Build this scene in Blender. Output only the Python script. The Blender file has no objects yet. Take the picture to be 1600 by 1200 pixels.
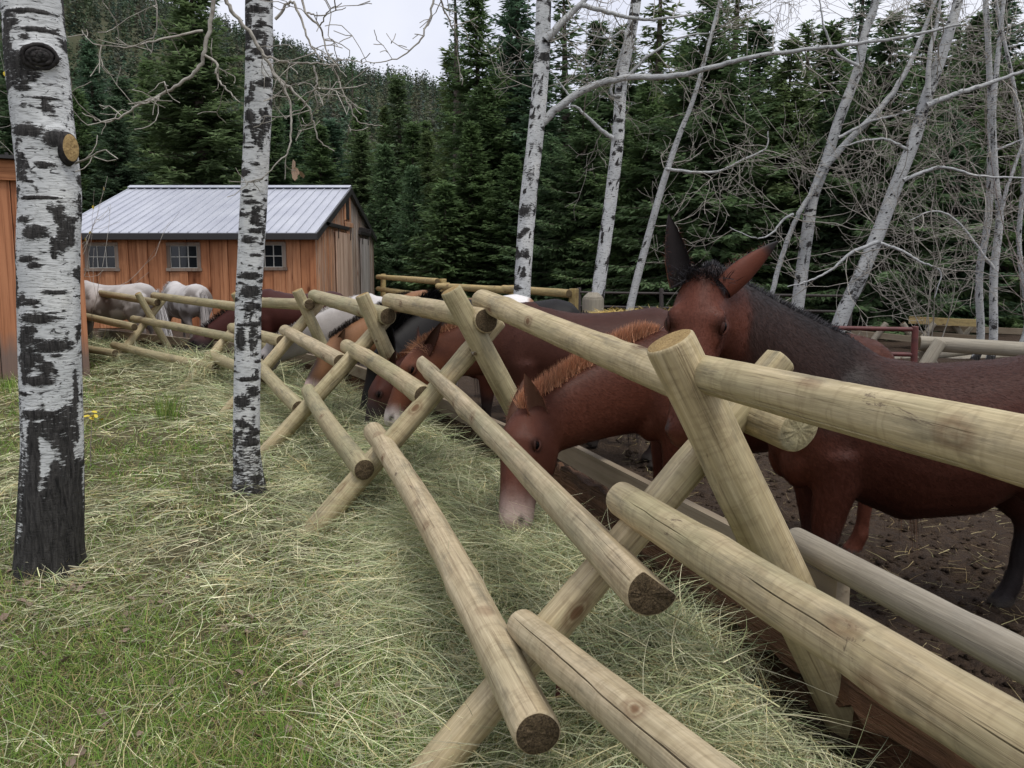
import bpy, bmesh, math, random
import numpy as np
from mathutils import Vector, Matrix, Quaternion
R = math.radians
rng = np.random.default_rng(7)
random.seed(7)
scene = bpy.context.scene
COL = scene.collection

# ------------------------------------------------------------------ camera
CAM_H, FPX = 1.55, 1380.0
PITCH = math.atan(182 / FPX)
cam_d = bpy.data.cameras.new('camera'); cam = bpy.data.objects.new('camera', cam_d); COL.objects.link(cam)
cam_d.sensor_width = 36.0; cam_d.lens = 36.0 * FPX / 1600.0
cam_d.clip_start = 0.05; cam_d.clip_end = 1500
cam.location = (0, 0, CAM_H); cam.rotation_euler = (math.pi / 2 - PITCH, 0, 0)
scene.camera = cam
# ------------------------------------------------------------------ world, sun, exposure
SUN_EL, SUN_AZ = 66.0, 138.0          # overcast: broad soft light from high behind the camera's right shoulder
world = bpy.data.worlds.new('World'); scene.world = world; world.use_nodes = True
wn = world.node_tree; wn.nodes.clear()
w_out = wn.nodes.new('ShaderNodeOutputWorld'); w_bg = wn.nodes.new('ShaderNodeBackground')
w_sky = wn.nodes.new('ShaderNodeTexSky'); w_sky.sky_type = 'NISHITA'; w_sky.sun_disc = False
w_sky.sun_elevation = R(SUN_EL); w_sky.sun_rotation = R(SUN_AZ); w_sky.air_density = 1.0; w_sky.dust_density = 3.0
w_tc = wn.nodes.new('ShaderNodeTexCoord'); w_no = wn.nodes.new('ShaderNodeTexNoise')
w_no.inputs['Scale'].default_value = 2.2; w_no.inputs['Detail'].default_value = 6; w_no.inputs['Roughness'].default_value = 0.55
w_ra = wn.nodes.new('ShaderNodeValToRGB')
w_ra.color_ramp.elements[0].position = 0.25; w_ra.color_ramp.elements[0].color = (6.0, 6.3, 7.5, 1)
w_ra.color_ramp.elements[1].position = 0.75; w_ra.color_ramp.elements[1].color = (8.7, 8.75, 9.3, 1)
w_mx = wn.nodes.new('ShaderNodeMix'); w_mx.data_type = 'RGBA'; w_mx.inputs[0].default_value = 0.9
wn.links.new(w_tc.outputs['Generated'], w_no.inputs['Vector']); wn.links.new(w_no.outputs['Fac'], w_ra.inputs['Fac'])
wn.links.new(w_sky.outputs['Color'], w_mx.inputs[6]); wn.links.new(w_ra.outputs['Color'], w_mx.inputs[7])
wn.links.new(w_mx.outputs[2], w_bg.inputs['Color']); w_bg.inputs['Strength'].default_value = 0.084
wn.links.new(w_bg.outputs['Background'], w_out.inputs['Surface'])
sun_d = bpy.data.lights.new('sun', 'SUN'); sun = bpy.data.objects.new('sun', sun_d); COL.objects.link(sun)
sun_d.energy = 1.5; sun_d.angle = R(22); sun_d.color = (1.0, 0.97, 0.92)
_a = R(SUN_AZ); _sd = Vector((math.sin(_a) * math.cos(R(SUN_EL)), math.cos(_a) * math.cos(R(SUN_EL)), math.sin(R(SUN_EL))))
sun.rotation_euler = (-_sd).to_track_quat('-Z', 'Y').to_euler()
scene.view_settings.view_transform = 'Standard'; scene.view_settings.look = 'None'
scene.view_settings.gamma = 1.0; scene.view_settings.use_curve_mapping = False
scene.view_settings.exposure = 0.58
scene.render.resolution_x = 1024; scene.render.resolution_y = 768

# ------------------------------------------------------------------ surveying: from sight lines to places on the ground
_fw = np.array([0, math.cos(PITCH), -math.sin(PITCH)]); _up = np.array([0, math.sin(PITCH), math.cos(PITCH)])
_rt = np.array([1.0, 0, 0]); _cam = np.array([0, 0, CAM_H])
def ray(px, py): return _rt * (px - 800) / FPX + _up * (600 - py) / FPX + _fw
def W(px, py, d): r = ray(px, py); return _cam + r * (d / r[1])
def G(px, py, z=0.0): r = ray(px, py); return _cam + r * ((z - CAM_H) / r[2])
def hit(px, py, p0, n): r = ray(px, py); return _cam + r * (np.dot(p0 - _cam, n) / np.dot(r, n))

# ------------------------------------------------------------------ mesh helpers
def link(o): COL.objects.link(o); return o
def tag(o, label=None, cat=None, group=None, kind=None):
    if label: o['label'] = label
    if cat: o['category'] = cat
    if group: o['group'] = group
    if kind: o['kind'] = kind
    return o
def empty(name, loc=(0, 0, 0), label=None, cat=None, group=None):
    o = bpy.data.objects.new(name, None); o.empty_display_size = 0.2; link(o); o.location = Vector([float(c) for c in loc])
    return tag(o, label, cat, group)
def make_mesh(name, V, faces, mats=(), fm=None, smooth=True, colors=None, attrs=None):
    """faces: list of int arrays, each (k,3) or (k,4)"""
    V = np.asarray(V, dtype=np.float32)
    me = bpy.data.meshes.new(name)
    if not isinstance(faces, (list, tuple)): faces = [faces]
    faces = [np.asarray(f, dtype=np.int32) for f in faces if len(f)]
    me.vertices.add(len(V)); me.vertices.foreach_set('co', V.ravel())
    loops = np.concatenate([f.ravel() for f in faces]); sizes = np.concatenate([np.full(len(f), f.shape[1], np.int32) for f in faces])
    starts = np.concatenate([[0], np.cumsum(sizes)[:-1]]).astype(np.int32)
    me.loops.add(len(loops)); me.loops.foreach_set('vertex_index', loops)
    me.polygons.add(len(sizes)); me.polygons.foreach_set('loop_start', starts)
    me.polygons.foreach_set('use_smooth', np.full(len(sizes), smooth, bool))
    if fm is not None: me.polygons.foreach_set('material_index', np.asarray(fm, np.int32))
    for m in (mats if isinstance(mats, (list, tuple)) else [mats]): me.materials.append(m)
    if colors is not None:
        a = me.color_attributes.new('Col', 'FLOAT_COLOR', 'POINT')
        c = np.ones((len(V), 4), np.float32); c[:, :3] = colors; a.data.foreach_set('color', c.ravel())
    for k, v in (attrs or {}).items():
        a = me.attributes.new(k, 'FLOAT', 'POINT'); a.data.foreach_set('value', np.asarray(v, np.float32))
    me.update(calc_edges=True)
    return me
def obj(name, me, parent=None, loc=None):
    o = bpy.data.objects.new(name, me); link(o)
    if loc is not None: o.location = Vector([float(c) for c in loc])
    if parent is not None:
        o.parent = parent
        if loc is None: o.location = -parent.location if parent.parent is None else -(parent.location + parent.parent.location)
    return o
def grid_faces(n, m, wrap=True):
    """n rings of m verts"""
    i = np.arange(n - 1)[:, None] * m; j = np.arange(m if wrap else m - 1)[None]; j2 = (j + 1) % m
    return np.stack([i + j, i + j2, i + m + j2, i + m + j], -1).reshape(-1, 4)
BOXF = np.array([[0, 3, 2, 1], [4, 5, 6, 7], [0, 1, 5, 4], [1, 2, 6, 5], [2, 3, 7, 6], [3, 0, 4, 7]])
def box_verts(x0, x1, y0, y1, z0, z1):
    return np.array([[x0, y0, z0], [x1, y0, z0], [x1, y1, z0], [x0, y1, z0], [x0, y0, z1], [x1, y0, z1], [x1, y1, z1], [x0, y1, z1]], float)
def bevel_box(x0, x1, y0, y1, z0, z1, b=0.004):
    bm = bmesh.new(); bmesh.ops.create_cube(bm, size=1)
    for v in bm.verts: v.co = Vector(((x0 + x1) / 2 + v.co.x * (x1 - x0), (y0 + y1) / 2 + v.co.y * (y1 - y0), (z0 + z1) / 2 + v.co.z * (z1 - z0)))
    if b: bmesh.ops.bevel(bm, geom=list(bm.edges), offset=min(b, .4 * min(x1 - x0, y1 - y0, z1 - z0)), segments=1, affect='EDGES')
    return bm
def box_obj(name, ext, mat, parent=None, b=0.004):
    bm = bevel_box(*ext, b); me = bpy.data.meshes.new(name); bm.to_mesh(me); bm.free(); me.materials.append(mat)
    return obj(name, me, parent)
class Geo:
    """collects verts and faces into one mesh"""
    def __init__(s): s.V = []; s.F3 = []; s.F4 = []; s.n = 0; s.C = []
    def add(s, V, f4=None, f3=None, col=None):
        V = np.asarray(V, float)
        if f4 is not None and len(f4): s.F4.append(np.asarray(f4) + s.n)
        if f3 is not None and len(f3): s.F3.append(np.asarray(f3) + s.n)
        s.V.append(V); s.n += len(V)
        if col is not None: s.C.append(np.broadcast_to(np.asarray(col, float), (len(V), 3)))
    def box(s, *e): s.add(box_verts(*e), BOXF)
    def mesh(s, name, mats, smooth=True):
        fs = []
        if s.F4: fs.append(np.concatenate(s.F4))
        if s.F3: fs.append(np.concatenate(s.F3))
        return make_mesh(name, np.concatenate(s.V), fs, mats, smooth=smooth, colors=np.concatenate(s.C) if s.C else None)
def norm(v): v = np.asarray(v, float); return v / (np.linalg.norm(v, axis=-1, keepdims=True) + 1e-12)
def tube(P, rad, sides=6, closed_tip=True):
    """tapered tube through points P -> verts, quads"""
    P = np.asarray(P, float); n = len(P); T = norm(np.gradient(P, axis=0))
    a = np.array([0, 0, 1.0]) if abs(T[0][2]) < 0.9 else np.array([1.0, 0, 0])
    N = norm(np.cross(T, np.broadcast_to(a, T.shape))); 
    for k in range(1, n):
        v = N[k - 1] - T[k] * np.dot(N[k - 1], T[k]); N[k] = v / (np.linalg.norm(v) + 1e-9)
    B = np.cross(T, N); th = np.arange(sides) * 2 * math.pi / sides
    rad = np.broadcast_to(np.asarray(rad, float), (n,))
    V = P[:, None] + rad[:, None, None] * (np.cos(th)[None, :, None] * N[:, None] + np.sin(th)[None, :, None] * B[:, None])
    return V.reshape(-1, 3), grid_faces(n, sides)
def catmull(P, per=8):
    P = np.asarray(P, float); Q = np.vstack([2 * P[0] - P[1], P, 2 * P[-1] - P[-2]]); out = []
    for i in range(1, len(Q) - 2):
        t = np.linspace(0, 1, per, endpoint=False)[:, None]
        a, b, c, d = Q[i - 1], Q[i], Q[i + 1], Q[i + 2]
        out.append(0.5 * (2 * b + (c - a) * t + (2 * a - 5 * b + 4 * c - d) * t ** 2 + (3 * b - a - 3 * c + d) * t ** 3))
    out.append(P[-1:]); return np.vstack(out)
_perm = np.random.default_rng(3).random(4096)
def vnoise(P, seed=0):
    """value noise 0..1 on (n,3) or (n,2) arrays"""
    P = np.asarray(P, float)
    if P.shape[-1] == 2: P = np.concatenate([P, np.zeros(P.shape[:-1] + (1,))], -1)
    I = np.floor(P).astype(np.int64); f = P - I; f = f * f * (3 - 2 * f); out = 0
    for dx in (0, 1):
        for dy in (0, 1):
            for dz in (0, 1):
                h = ((I[..., 0] + dx) * 73856093 ^ (I[..., 1] + dy) * 19349663 ^ (I[..., 2] + dz) * 83492791 ^ (seed * 2654435)) % 4096
                w = (f[..., 0] if dx else 1 - f[..., 0]) * (f[..., 1] if dy else 1 - f[..., 1]) * (f[..., 2] if dz else 1 - f[..., 2])
                out = out + w * _perm[h]
    return out
def fbm(P, oct=4, seed=0):
    P = np.asarray(P, float); s = 0; a = 1; t = 0
    for k in range(oct): s = s + a * vnoise(P * 2 ** k, seed + k * 17); t += a; a *= 0.5
    return s / t
def sstep(a, b, x): t = np.clip((np.asarray(x, float) - a) / (b - a), 0, 1); return t * t * (3 - 2 * t)

# ------------------------------------------------------------------ material helpers
class M:
    def __init__(s, name, rough=0.8, spec=0.3):
        s.m = bpy.data.materials.new(name); s.m.use_nodes = True; s.t = s.m.node_tree; s.t.nodes.clear()
        s.out = s.t.nodes.new('ShaderNodeOutputMaterial'); s.b = s.t.nodes.new('ShaderNodeBsdfPrincipled')
        s.t.links.new(s.b.outputs[0], s.out.inputs[0]); s.b.inputs['Roughness'].default_value = rough
        s.b.inputs['Specular IOR Level'].default_value = spec
    def set(s, sock, v):
        if hasattr(v, 'is_output') or isinstance(v, bpy.types.NodeSocket): s.t.links.new(v, sock)
        elif v is not None:
            if isinstance(v, (tuple, list)) and len(v) == 3 and len(sock.default_value) == 4: v = (*v, 1)
            sock.default_value = v
    def n(s, typ, out=0, props=None, **ins):
        nd = s.t.nodes.new(typ)
        for k, v in (props or {}).items(): setattr(nd, k, v)
        for k, v in ins.items():
            k = int(k[1:]) if k[0] == '_' else k.replace('_', ' ')
            s.set(nd.inputs[k], v)
        return nd.outputs[out]
    def coord(s, kind='Object'): return s.n('ShaderNodeTexCoord', kind)
    def mapv(s, vec, scale=(1, 1, 1), loc=(0, 0, 0), rot=(0, 0, 0)): return s.n('ShaderNodeMapping', Vector=vec, Scale=scale, Location=loc, Rotation=rot)
    def noise(s, vec, scale=5., detail=4., rough=.55, dist=0., out=0): return s.n('ShaderNodeTexNoise', out, Vector=vec, Scale=scale, Detail=detail, Roughness=rough, Distortion=dist)
    def vor(s, vec, scale=5., feature='F1', out='Distance', rnd=1.): return s.n('ShaderNodeTexVoronoi', out, {'feature': feature}, Vector=vec, Scale=scale, Randomness=rnd)
    def math(s, op, a, b=None, c=None, clamp=False):
        return s.n('ShaderNodeMath', 0, {'operation': op, 'use_clamp': clamp}, _0=a, **({'_1': b} if b is not None else {}), **({'_2': c} if c is not None else {}))
    def vadd(s, a, b): return s.n('ShaderNodeVectorMath', 0, {'operation': 'ADD'}, _0=a, _1=b)
    def ramp(s, fac, stops, interp='LINEAR'):
        nd = s.t.nodes.new('ShaderNodeValToRGB'); cr = nd.color_ramp; cr.interpolation = interp
        while len(cr.elements) < len(stops): cr.elements.new(0.5)
        for e, (p, c) in zip(cr.elements, stops):
            e.position = p; e.color = (c, c, c, 1) if isinstance(c, (int, float)) else (*c, 1)
        s.set(nd.inputs[0], fac); return nd.outputs[0]
    def mix(s, fac, a, b, mode='MIX'):
        nd = s.t.nodes.new('ShaderNodeMix'); nd.data_type = 'RGBA'; nd.blend_type = mode
        s.set(nd.inputs[0], fac); s.set(nd.inputs[6], a); s.set(nd.inputs[7], b); return nd.outputs[2]
    def attr(s, name='Col', out='Color'): return s.n('ShaderNodeAttribute', out, {'attribute_name': name})
    def rand(s): return s.n('ShaderNodeObjectInfo', 'Random')
    def sep(s, v): nd = s.t.nodes.new('ShaderNodeSeparateXYZ'); s.set(nd.inputs[0], v); return nd.outputs
    def comb(s, x, y, z): return s.n('ShaderNodeCombineXYZ', 0, None, X=x, Y=y, Z=z)
    def base(s, c): s.set(s.b.inputs['Base Color'], c); return s
    def rough(s, v): s.set(s.b.inputs['Roughness'], v); return s
    def bump(s, h, strength=.5, dist=.01):
        s.set(s.b.inputs['Normal'], s.n('ShaderNodeBump', 0, None, Height=h, Strength=strength, Distance=dist)); return s
# ------------------------------------------------------------------ materials
def mat_log(name, tone_a, tone_b, green=(.27, .28, .15), weather=0.0):
    m = M(name, .62, .25); co = m.coord(); rnd = m.rand()
    off = m.comb(m.math('MULTIPLY', rnd, 17.), m.math('MULTIPLY', rnd, 31.), m.math('MULTIPLY', rnd, 53.)); v = m.vadd(co, off)
    grain = m.noise(m.mapv(v, (38, 38, 1.6)), 1., 5., .6, .6)
    fine = m.noise(m.mapv(v, (150, 150, 5)), 1., 3., .6)
    blot = m.noise(m.mapv(v, (5, 5, 1.7)), 1., 4., .6)
    tone = m.mix(m.ramp(grain, [(.3, 0.), (.7, 1.)]), tone_a, tone_b)
    tone = m.mix(m.math('MULTIPLY', m.ramp(blot, [(.42, 0.), (.68, 1.)]), m.math('MULTIPLY_ADD', rnd, .55, .15)), tone, green)
    tone = m.mix(m.math('MULTIPLY', rnd, .10), tone, (.5, .38, .26))
    # faint cross marks left by the peeler
    z = m.sep(v)[2]; ringn = m.noise(m.mapv(v, (9, 9, 26)), 1., 2., .5, .3)
    tone = m.mix(m.ramp(ringn, [(.5, 0.), (.62, .28), (.66, 0.)]), tone, (.2, .145, .075))
    # dark lengthwise streaks and dirt
    st = m.noise(m.mapv(v, (60, 60, .9)), 1., 4., .7)
    tone = m.mix(m.ramp(st, [(.56, 0.), (.7, .6)]), tone, (.13, .085, .045))
    gr = m.noise(m.mapv(v, (11, 11, 3.2)), 1., 6., .7)
    tone = m.mix(m.ramp(gr, [(.52, 0.), (.70, .7)]), tone, (.16, .145, .10))
    bk = m.noise(m.mapv(v, (7, 7, 2.2)), 1., 7., .75, .6); tone = m.mix(m.ramp(bk, [(.63, 0.), (.66, .85)]), tone, m.mix(fine, (.06, .042, .028), (.17, .12, .08)))
    # knots
    kv = m.vadd(m.mapv(v, (1, 1, .55)), m.mapv(m.n('ShaderNodeTexNoise', 1, None, Vector=v, Scale=9.), (.03, .03, .03)))
    kd = m.vor(kv, 5.2)
    tone = m.mix(m.ramp(kd, [(0., 1.), (.07, .9), (.10, .2), (.125, .55), (.2, 0.)]), tone, (.16, .085, .04))
    if weather: tone = m.mix(weather, tone, m.mix(grain, (.2, .18, .15), (.36, .34, .30)))
    tone = m.mix(.85, tone, m.mix(fine, (.35, .33, .3), (1.4, 1.4, 1.4)), 'MULTIPLY')
    m.base(tone)
    h = m.math('ADD', m.math('MULTIPLY', grain, .5), m.math('MULTIPLY', fine, .35)); h = m.math('ADD', h, m.math('MULTIPLY', ringn, .25))
    h = m.math('SUBTRACT', h, m.ramp(st, [(.58, 0.), (.72, .6)]))
    m.bump(h, .55, .006); m.rough(m.ramp(blot, [(.3, .55), (.7, .75)]))
    return m.m
MAT_LOG = mat_log('peeled_pine', (.37, .295, .16), (.57, .475, .30))
MAT_LOGP = mat_log('pale_pine', (.38, .30, .18), (.58, .485, .325), (.31, .31, .195))
MAT_LOGG = mat_log('greened_pine', (.30, .255, .14), (.46, .40, .245), (.25, .27, .16))
MAT_LOGW = mat_log('weathered_pine', (.3, .24, .14), (.4, .34, .22), weather=.7)
def mat_cap(name, a, b, dark):
    m = M(name, .9, .1); v = m.coord(); s = m.sep(v)
    r = m.math('SQRT', m.math('ADD', m.math('MULTIPLY', s[0], s[0]), m.math('MULTIPLY', s[1], s[1])))
    r = m.math('ADD', r, m.math('MULTIPLY', m.noise(v, 22., 3.), .012))
    rings = m.math('FRACT', m.math('MULTIPLY', r, 150.))
    c = m.mix(m.ramp(rings, [(0., 0.), (.6, .5), (.9, 1.), (1., 0.)]), a, b)
    n1 = m.noise(v, 140., 5., .7)
    c = m.mix(m.ramp(n1, [(.38, 0.), (.62, 1.)]), c, dark)
    m.base(c).bump(n1, 1., .006); return m.m
MAT_CAPD = mat_cap('dirty_shaded_end_grain', (.12, .088, .052), (.17, .125, .072), (.045, .033, .021))  # near log ends: dirt, age and shade all put into one dark brown
MAT_CAPL = mat_cap('fresh_end_grain', (.42, .31, .15), (.33, .22, .09), (.25, .17, .08))
MAT_CAPM = mat_cap('weathered_end_grain', (.2, .145, .075), (.14, .10, .05), (.075, .055, .035))
def mat_board(name, cols, knot=(.16, .05, .02), grey=None, greyfac=0., gscale=1., basegrey=False, rough_bump=.5):
    """sawn board; local z is the grain; colour differs from board to board"""
    m = M(name, .75, .2); co = m.coord(); rnd = m.rand()
    v = m.vadd(co, m.comb(m.math('MULTIPLY', rnd, 41.), m.math('MULTIPLY', rnd, 13.), m.math('MULTIPLY', rnd, 71.)))
    g = m.noise(m.mapv(v, (16 * gscale, 16 * gscale, .9)), 1., 5., .6, 1.)
    r2 = m.math('FRACT', m.math('MULTIPLY', rnd, 7.31))
    c = m.mix(m.ramp(g, [(.3, 0.), (.72, 1.)]), m.ramp(r2, [(0., cols[0]), (.5, cols[1]), (1., cols[2])]), m.ramp(rnd, [(0., cols[3]), (.5, cols[1]), (1., cols[2])]))
    kd = m.vor(m.mapv(v, (1, 1, .45)), 3.1)
    c = m.mix(m.ramp(kd, [(0., 1.), (.1, .8), (.14, .35), (.3, 0.)]), c, knot)
    st = m.noise(m.mapv(v, (30, 30, .5)), 1., 5., .7); c = m.mix(m.ramp(st, [(.50, 0.), (.68, .7)]), c, knot)
    if grey:
        gm = m.noise(m.mapv(v, (6, 6, .7)), 1., 4., .6); f = m.ramp(gm, [(.45, 0.), (.65, 1.)])
        c = m.mix(m.math('MULTIPLY', f, greyfac), c, grey)
    if basegrey:   # rain-splashed foot of the boards, with its own ragged edge
        z = m.sep(m.coord())[2]; e = m.math('ADD', z, m.math('MULTIPLY', m.noise(m.mapv(v, (9, 9, 2)), 1., 4.), .5))
        c = m.mix(m.ramp(e, [(.55, .85), (.95, 0.)]), c, (.16, .13, .115))
    lo = m.noise(m.mapv(v, (2.2, 2.2, .8)), 1., 4., .65); c = m.mix(m.ramp(lo, [(.46, 0.), (.70, .6)]), c, m.mix(1., c, (.52, .46, .42), 'MULTIPLY'))
    c = m.mix(m.math('MULTIPLY_ADD', r2, .8, .0), c, m.mix(1., c, (.62, .58, .56), 'MULTIPLY'))
    m.base(c); m.bump(m.math('ADD', g, st), rough_bump, .006 if rough_bump < .9 else .03); return m.m
FIR = ((.36, .145, .066), (.55, .25, .12), (.45, .175, .08), (.64, .33, .18))
MAT_FIR = mat_board('fir_siding', FIR)
MAT_FIRB = mat_board('fir_siding_splashed', ((.36, .145, .07), (.50, .225, .115), (.40, .16, .075), (.58, .29, .16)), basegrey=True)
MAT_GABLE = mat_board('gable_siding', ((.58, .29, .155), (.66, .37, .215), (.54, .26, .135), (.70, .43, .27)), grey=(.48, .41, .35), greyfac=.6, gscale=1.6)
MAT_GABLEG = mat_board('grey_gable_siding', ((.46, .36, .28), (.5, .41, .33), (.42, .31, .23), (.54, .45, .38)), grey=(.48, .45, .42), greyfac=.85, gscale=1.6)
MAT_DOORP = mat_board('pale_door_boards', ((.64, .46, .34), (.68, .5, .38), (.6, .42, .31), (.7, .53, .41)), knot=(.5, .33, .23))
MAT_DOORG = mat_board('grey_door_boards', ((.48, .45, .43), (.54, .51, .48), (.42, .39, .37), (.58, .55, .52)), knot=(.3, .27, .25))
MAT_FRAME = mat_board('window_frame_wood', ((.27, .20, .15), (.32, .24, .18), (.24, .18, .14), (.35, .28, .22)), knot=(.16, .1, .07), grey=(.29, .26, .23), greyfac=.7)
MAT_SLAB = mat_board('bark_slab', ((.13, .062, .035), (.19, .095, .052), (.09, .045, .027), (.26, .15, .085)), knot=(.03, .018, .012), grey=(.055, .036, .026), greyfac=.95, gscale=2.6, rough_bump=1.)
MAT_PLANK = mat_board('grey_plank', ((.26, .21, .15), (.31, .26, .19), (.23, .19, .13), (.33, .28, .21)), knot=(.15, .11, .07))
MAT_PENRAIL = mat_log('corral_rail', (.40, .29, .11), (.5, .38, .17), (.36, .30, .13))
def simple(name, col, rough=.6, spec=.3, metal=0., nscale=None, ncol=None):
    m = M(name, rough, spec); m.b.inputs['Metallic'].default_value = metal
    if nscale:
        n = m.noise(m.coord(), nscale, 5., .6); m.base(m.mix(m.ramp(n, [(.35, 0.), (.7, 1.)]), col, ncol)).bump(n, .3, .004)
    else: m.base(col)
    return m.m
def mat_roof():
    m = M('pale_metal_roofing', .38, .5); m.b.inputs['Metallic'].default_value = .35
    v = m.coord(); n = m.noise(m.mapv(v, (1, .4, .4)), 2.2, 5., .6); n2 = m.noise(v, 40., 3.)
    m.base(m.mix(m.ramp(n, [(.35, 0.), (.7, 1.)]), (.42, .435, .49), (.52, .535, .58))); m.rough(m.ramp(n2, [(.3, .34), (.7, .5)])); m.bump(n, .08, .01); return m.m
MAT_ROOF = mat_roof()
MAT_TRIM = simple('dark_trim', (.035, .033, .033), .5)
MAT_BLACKM = simple('black_iron', (.03, .03, .032), .55, .4, .4, 30., (.06, .05, .045))
def mat_glass():
    m = M('window_glass', .06, .5); v = m.coord(); n = m.noise(v, 3., 2.)
    m.base((.012, .014, .016)).bump(n, .06, .02); return m.m
MAT_GLASS = mat_glass()
MAT_MUNTIN = simple('pale_muntin', (.42, .41, .37), .6)
MAT_REDPIPE = simple('red_oxide_pipe', (.12, .032, .028), .5, .4, 0., 20., (.07, .025, .022))
MAT_WIRE = simple('dark_pipe', (.06, .05, .045), .6)
def mat_ground():
    m = M('meadow_soil', .95, .1); v = m.coord()
    a = m.noise(v, .9, 5., .6); b = m.noise(v, 14., 6., .7); f = m.noise(v, 60., 4., .7)
    c = m.mix(m.ramp(a, [(.4, 0.), (.65, 1.)]), (.085, .082, .035), (.17, .15, .08))
    c = m.mix(m.ramp(b, [(.4, 0.), (.7, 1.)]), c, (.055, .042, .025)); c = m.mix(m.ramp(f, [(.5, 0.), (.75, .7)]), c, (.26, .24, .14))
    m.base(c).bump(m.math('ADD', b, f), 1., .03); return m.m
MAT_GROUND = mat_ground()
def mat_dirt():
    m = M('trampled_dirt', .92, .2); v = m.coord()
    a = m.noise(v, 1.3, 5., .6); b = m.noise(v, 22., 6., .7); f = m.noise(v, 90., 4., .7)
    c = m.mix(a, (.058, .036, .022), (.115, .077, .05)); c = m.mix(m.ramp(b, [(.42, 0.), (.7, .8)]), c, (.042, .03, .024))
    c = m.mix(m.ramp(f, [(.62, 0.), (.74, .8)]), c, (.13, .105, .075))
    m.base(c).bump(m.math('ADD', b, m.math('MULTIPLY', f, .4)), 1., .07); return m.m
MAT_DIRT = mat_dirt()
def mat_strand(name, rough=.75, trans=.25):
    m = M(name, rough, .2); c = m.attr('Col'); m.base(c)
    tr = m.t.nodes.new('ShaderNodeBsdfTranslucent'); m.set(tr.inputs[0], c)
    mx = m.t.nodes.new('ShaderNodeMixShader'); mx.inputs[0].default_value = trans
    m.t.links.new(m.b.outputs[0], mx.inputs[1]); m.t.links.new(tr.outputs[0], mx.inputs[2]); m.t.links.new(mx.outputs[0], m.out.inputs[0])
    return m.m
MAT_STRAND = mat_strand('grass_and_hay')
def mat_bark(name='aspen_bark', k=1.):
    """white aspen bark: attribute 'dark' carries scars and the furrowed foot"""
    m = M(name, .8, .2); v = m.coord(); rnd = m.rand(); off = m.comb(m.math('MULTIPLY', rnd, 37.), m.math('MULTIPLY', rnd, 11.), m.math('MULTIPLY', rnd, 91.)); v2 = m.vadd(v, off)
    dk = m.attr('dark', 'Fac')
    fine = m.noise(m.mapv(v2, (18, 18, 190)), 1., 4., .65, .3)       # thin cross lines
    lent = m.noise(m.mapv(v2, (14, 14, 60)), 1., 4., .6, .8)
    speck = m.noise(m.mapv(v2, (26, 26, 42)), 1., 3., .6, .4)
    rag = m.noise(m.mapv(v2, (20, 20, 85)), 1., 6., .75, .5)
    tone = m.noise(m.mapv(v2, (4, 4, 3)), 1., 4., .6)
    c = m.mix(m.ramp(tone, [(.3, 0.), (.7, 1.)]), (.46 * k, .475 * k, .475 * k), (.70 * k, .71 * k, .70 * k))
    c = m.mix(m.ramp(tone, [(.55, 0.), (.8, .35)]), c, (.42, .40, .31))
    c = m.mix(m.ramp(fine, [(.52, 0.), (.66, .55)]), c, (.15, .15, .15))
    c = m.mix(m.ramp(lent, [(.60, 0.), (.645, .95)]), c, (.03, .028, .028))
    c = m.mix(m.ramp(speck, [(.66, 0.), (.70, .9)]), c, (.03, .028, .027))
    d2 = m.math('ADD', dk, m.math('MULTIPLY', m.math('SUBTRACT', rag, .5), 1.5))
    fur = m.noise(m.mapv(v2, (55, 55, 9)), 1., 6., .7, .8)
    blk = m.mix(m.ramp(fur, [(.35, 0.), (.6, .6), (.75, 1.)]), (.010, .0095, .0095), (.085, .08, .076))
    c = m.mix(m.ramp(d2, [(.42, 0.), (.54, 1.)]), c, blk); m.base(c)
    h = m.math('SUBTRACT', m.math('MULTIPLY', fur, m.ramp(dk, [(.4, 0.), (.8, 1.6)])), m.math('MULTIPLY', m.ramp(fine, [(.5, 0.), (.66, 1.)]), .3))
    m.bump(h, .7, .012); return m.m
MAT_BARK = mat_bark(); MAT_BARKG = mat_bark('grey_aspen_bark', .72)
def mat_twig():
    m = M('aspen_twig', .8, .2); v = m.coord(); n = m.noise(m.mapv(v, (12, 12, 20)), 1., 4., .6)
    c = m.mix(m.ramp(n, [(.3, 0.), (.7, 1.)]), (.20, .175, .15), (.42, .40, .35)); m.base(c); m.bump(n, .3, .004); return m.m
MAT_TWIG = mat_twig()
MAT_TWIGD = simple('dark_twig', (.17, .13, .12), .8, .2, 0., 20., (.33, .29, .26))
def mat_needles():
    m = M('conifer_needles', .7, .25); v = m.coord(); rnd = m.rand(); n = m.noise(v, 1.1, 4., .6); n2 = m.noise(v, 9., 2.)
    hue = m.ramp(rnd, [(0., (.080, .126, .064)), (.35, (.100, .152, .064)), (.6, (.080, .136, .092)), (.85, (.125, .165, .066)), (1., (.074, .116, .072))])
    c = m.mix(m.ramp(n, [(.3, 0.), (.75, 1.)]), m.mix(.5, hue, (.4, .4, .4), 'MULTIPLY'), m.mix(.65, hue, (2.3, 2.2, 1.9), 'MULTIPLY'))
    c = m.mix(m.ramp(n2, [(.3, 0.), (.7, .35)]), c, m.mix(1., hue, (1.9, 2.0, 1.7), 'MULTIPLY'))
    m.base(c)
    tr = m.t.nodes.new('ShaderNodeBsdfTranslucent'); m.set(tr.inputs[0], c)
    mx = m.t.nodes.new('ShaderNodeMixShader'); mx.inputs[0].default_value = .38
    m.t.links.new(m.b.outputs[0], mx.inputs[1]); m.t.links.new(tr.outputs[0], mx.inputs[2]); m.t.links.new(mx.outputs[0], m.out.inputs[0])
    return m.m
MAT_NEEDLE = mat_needles()
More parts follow.
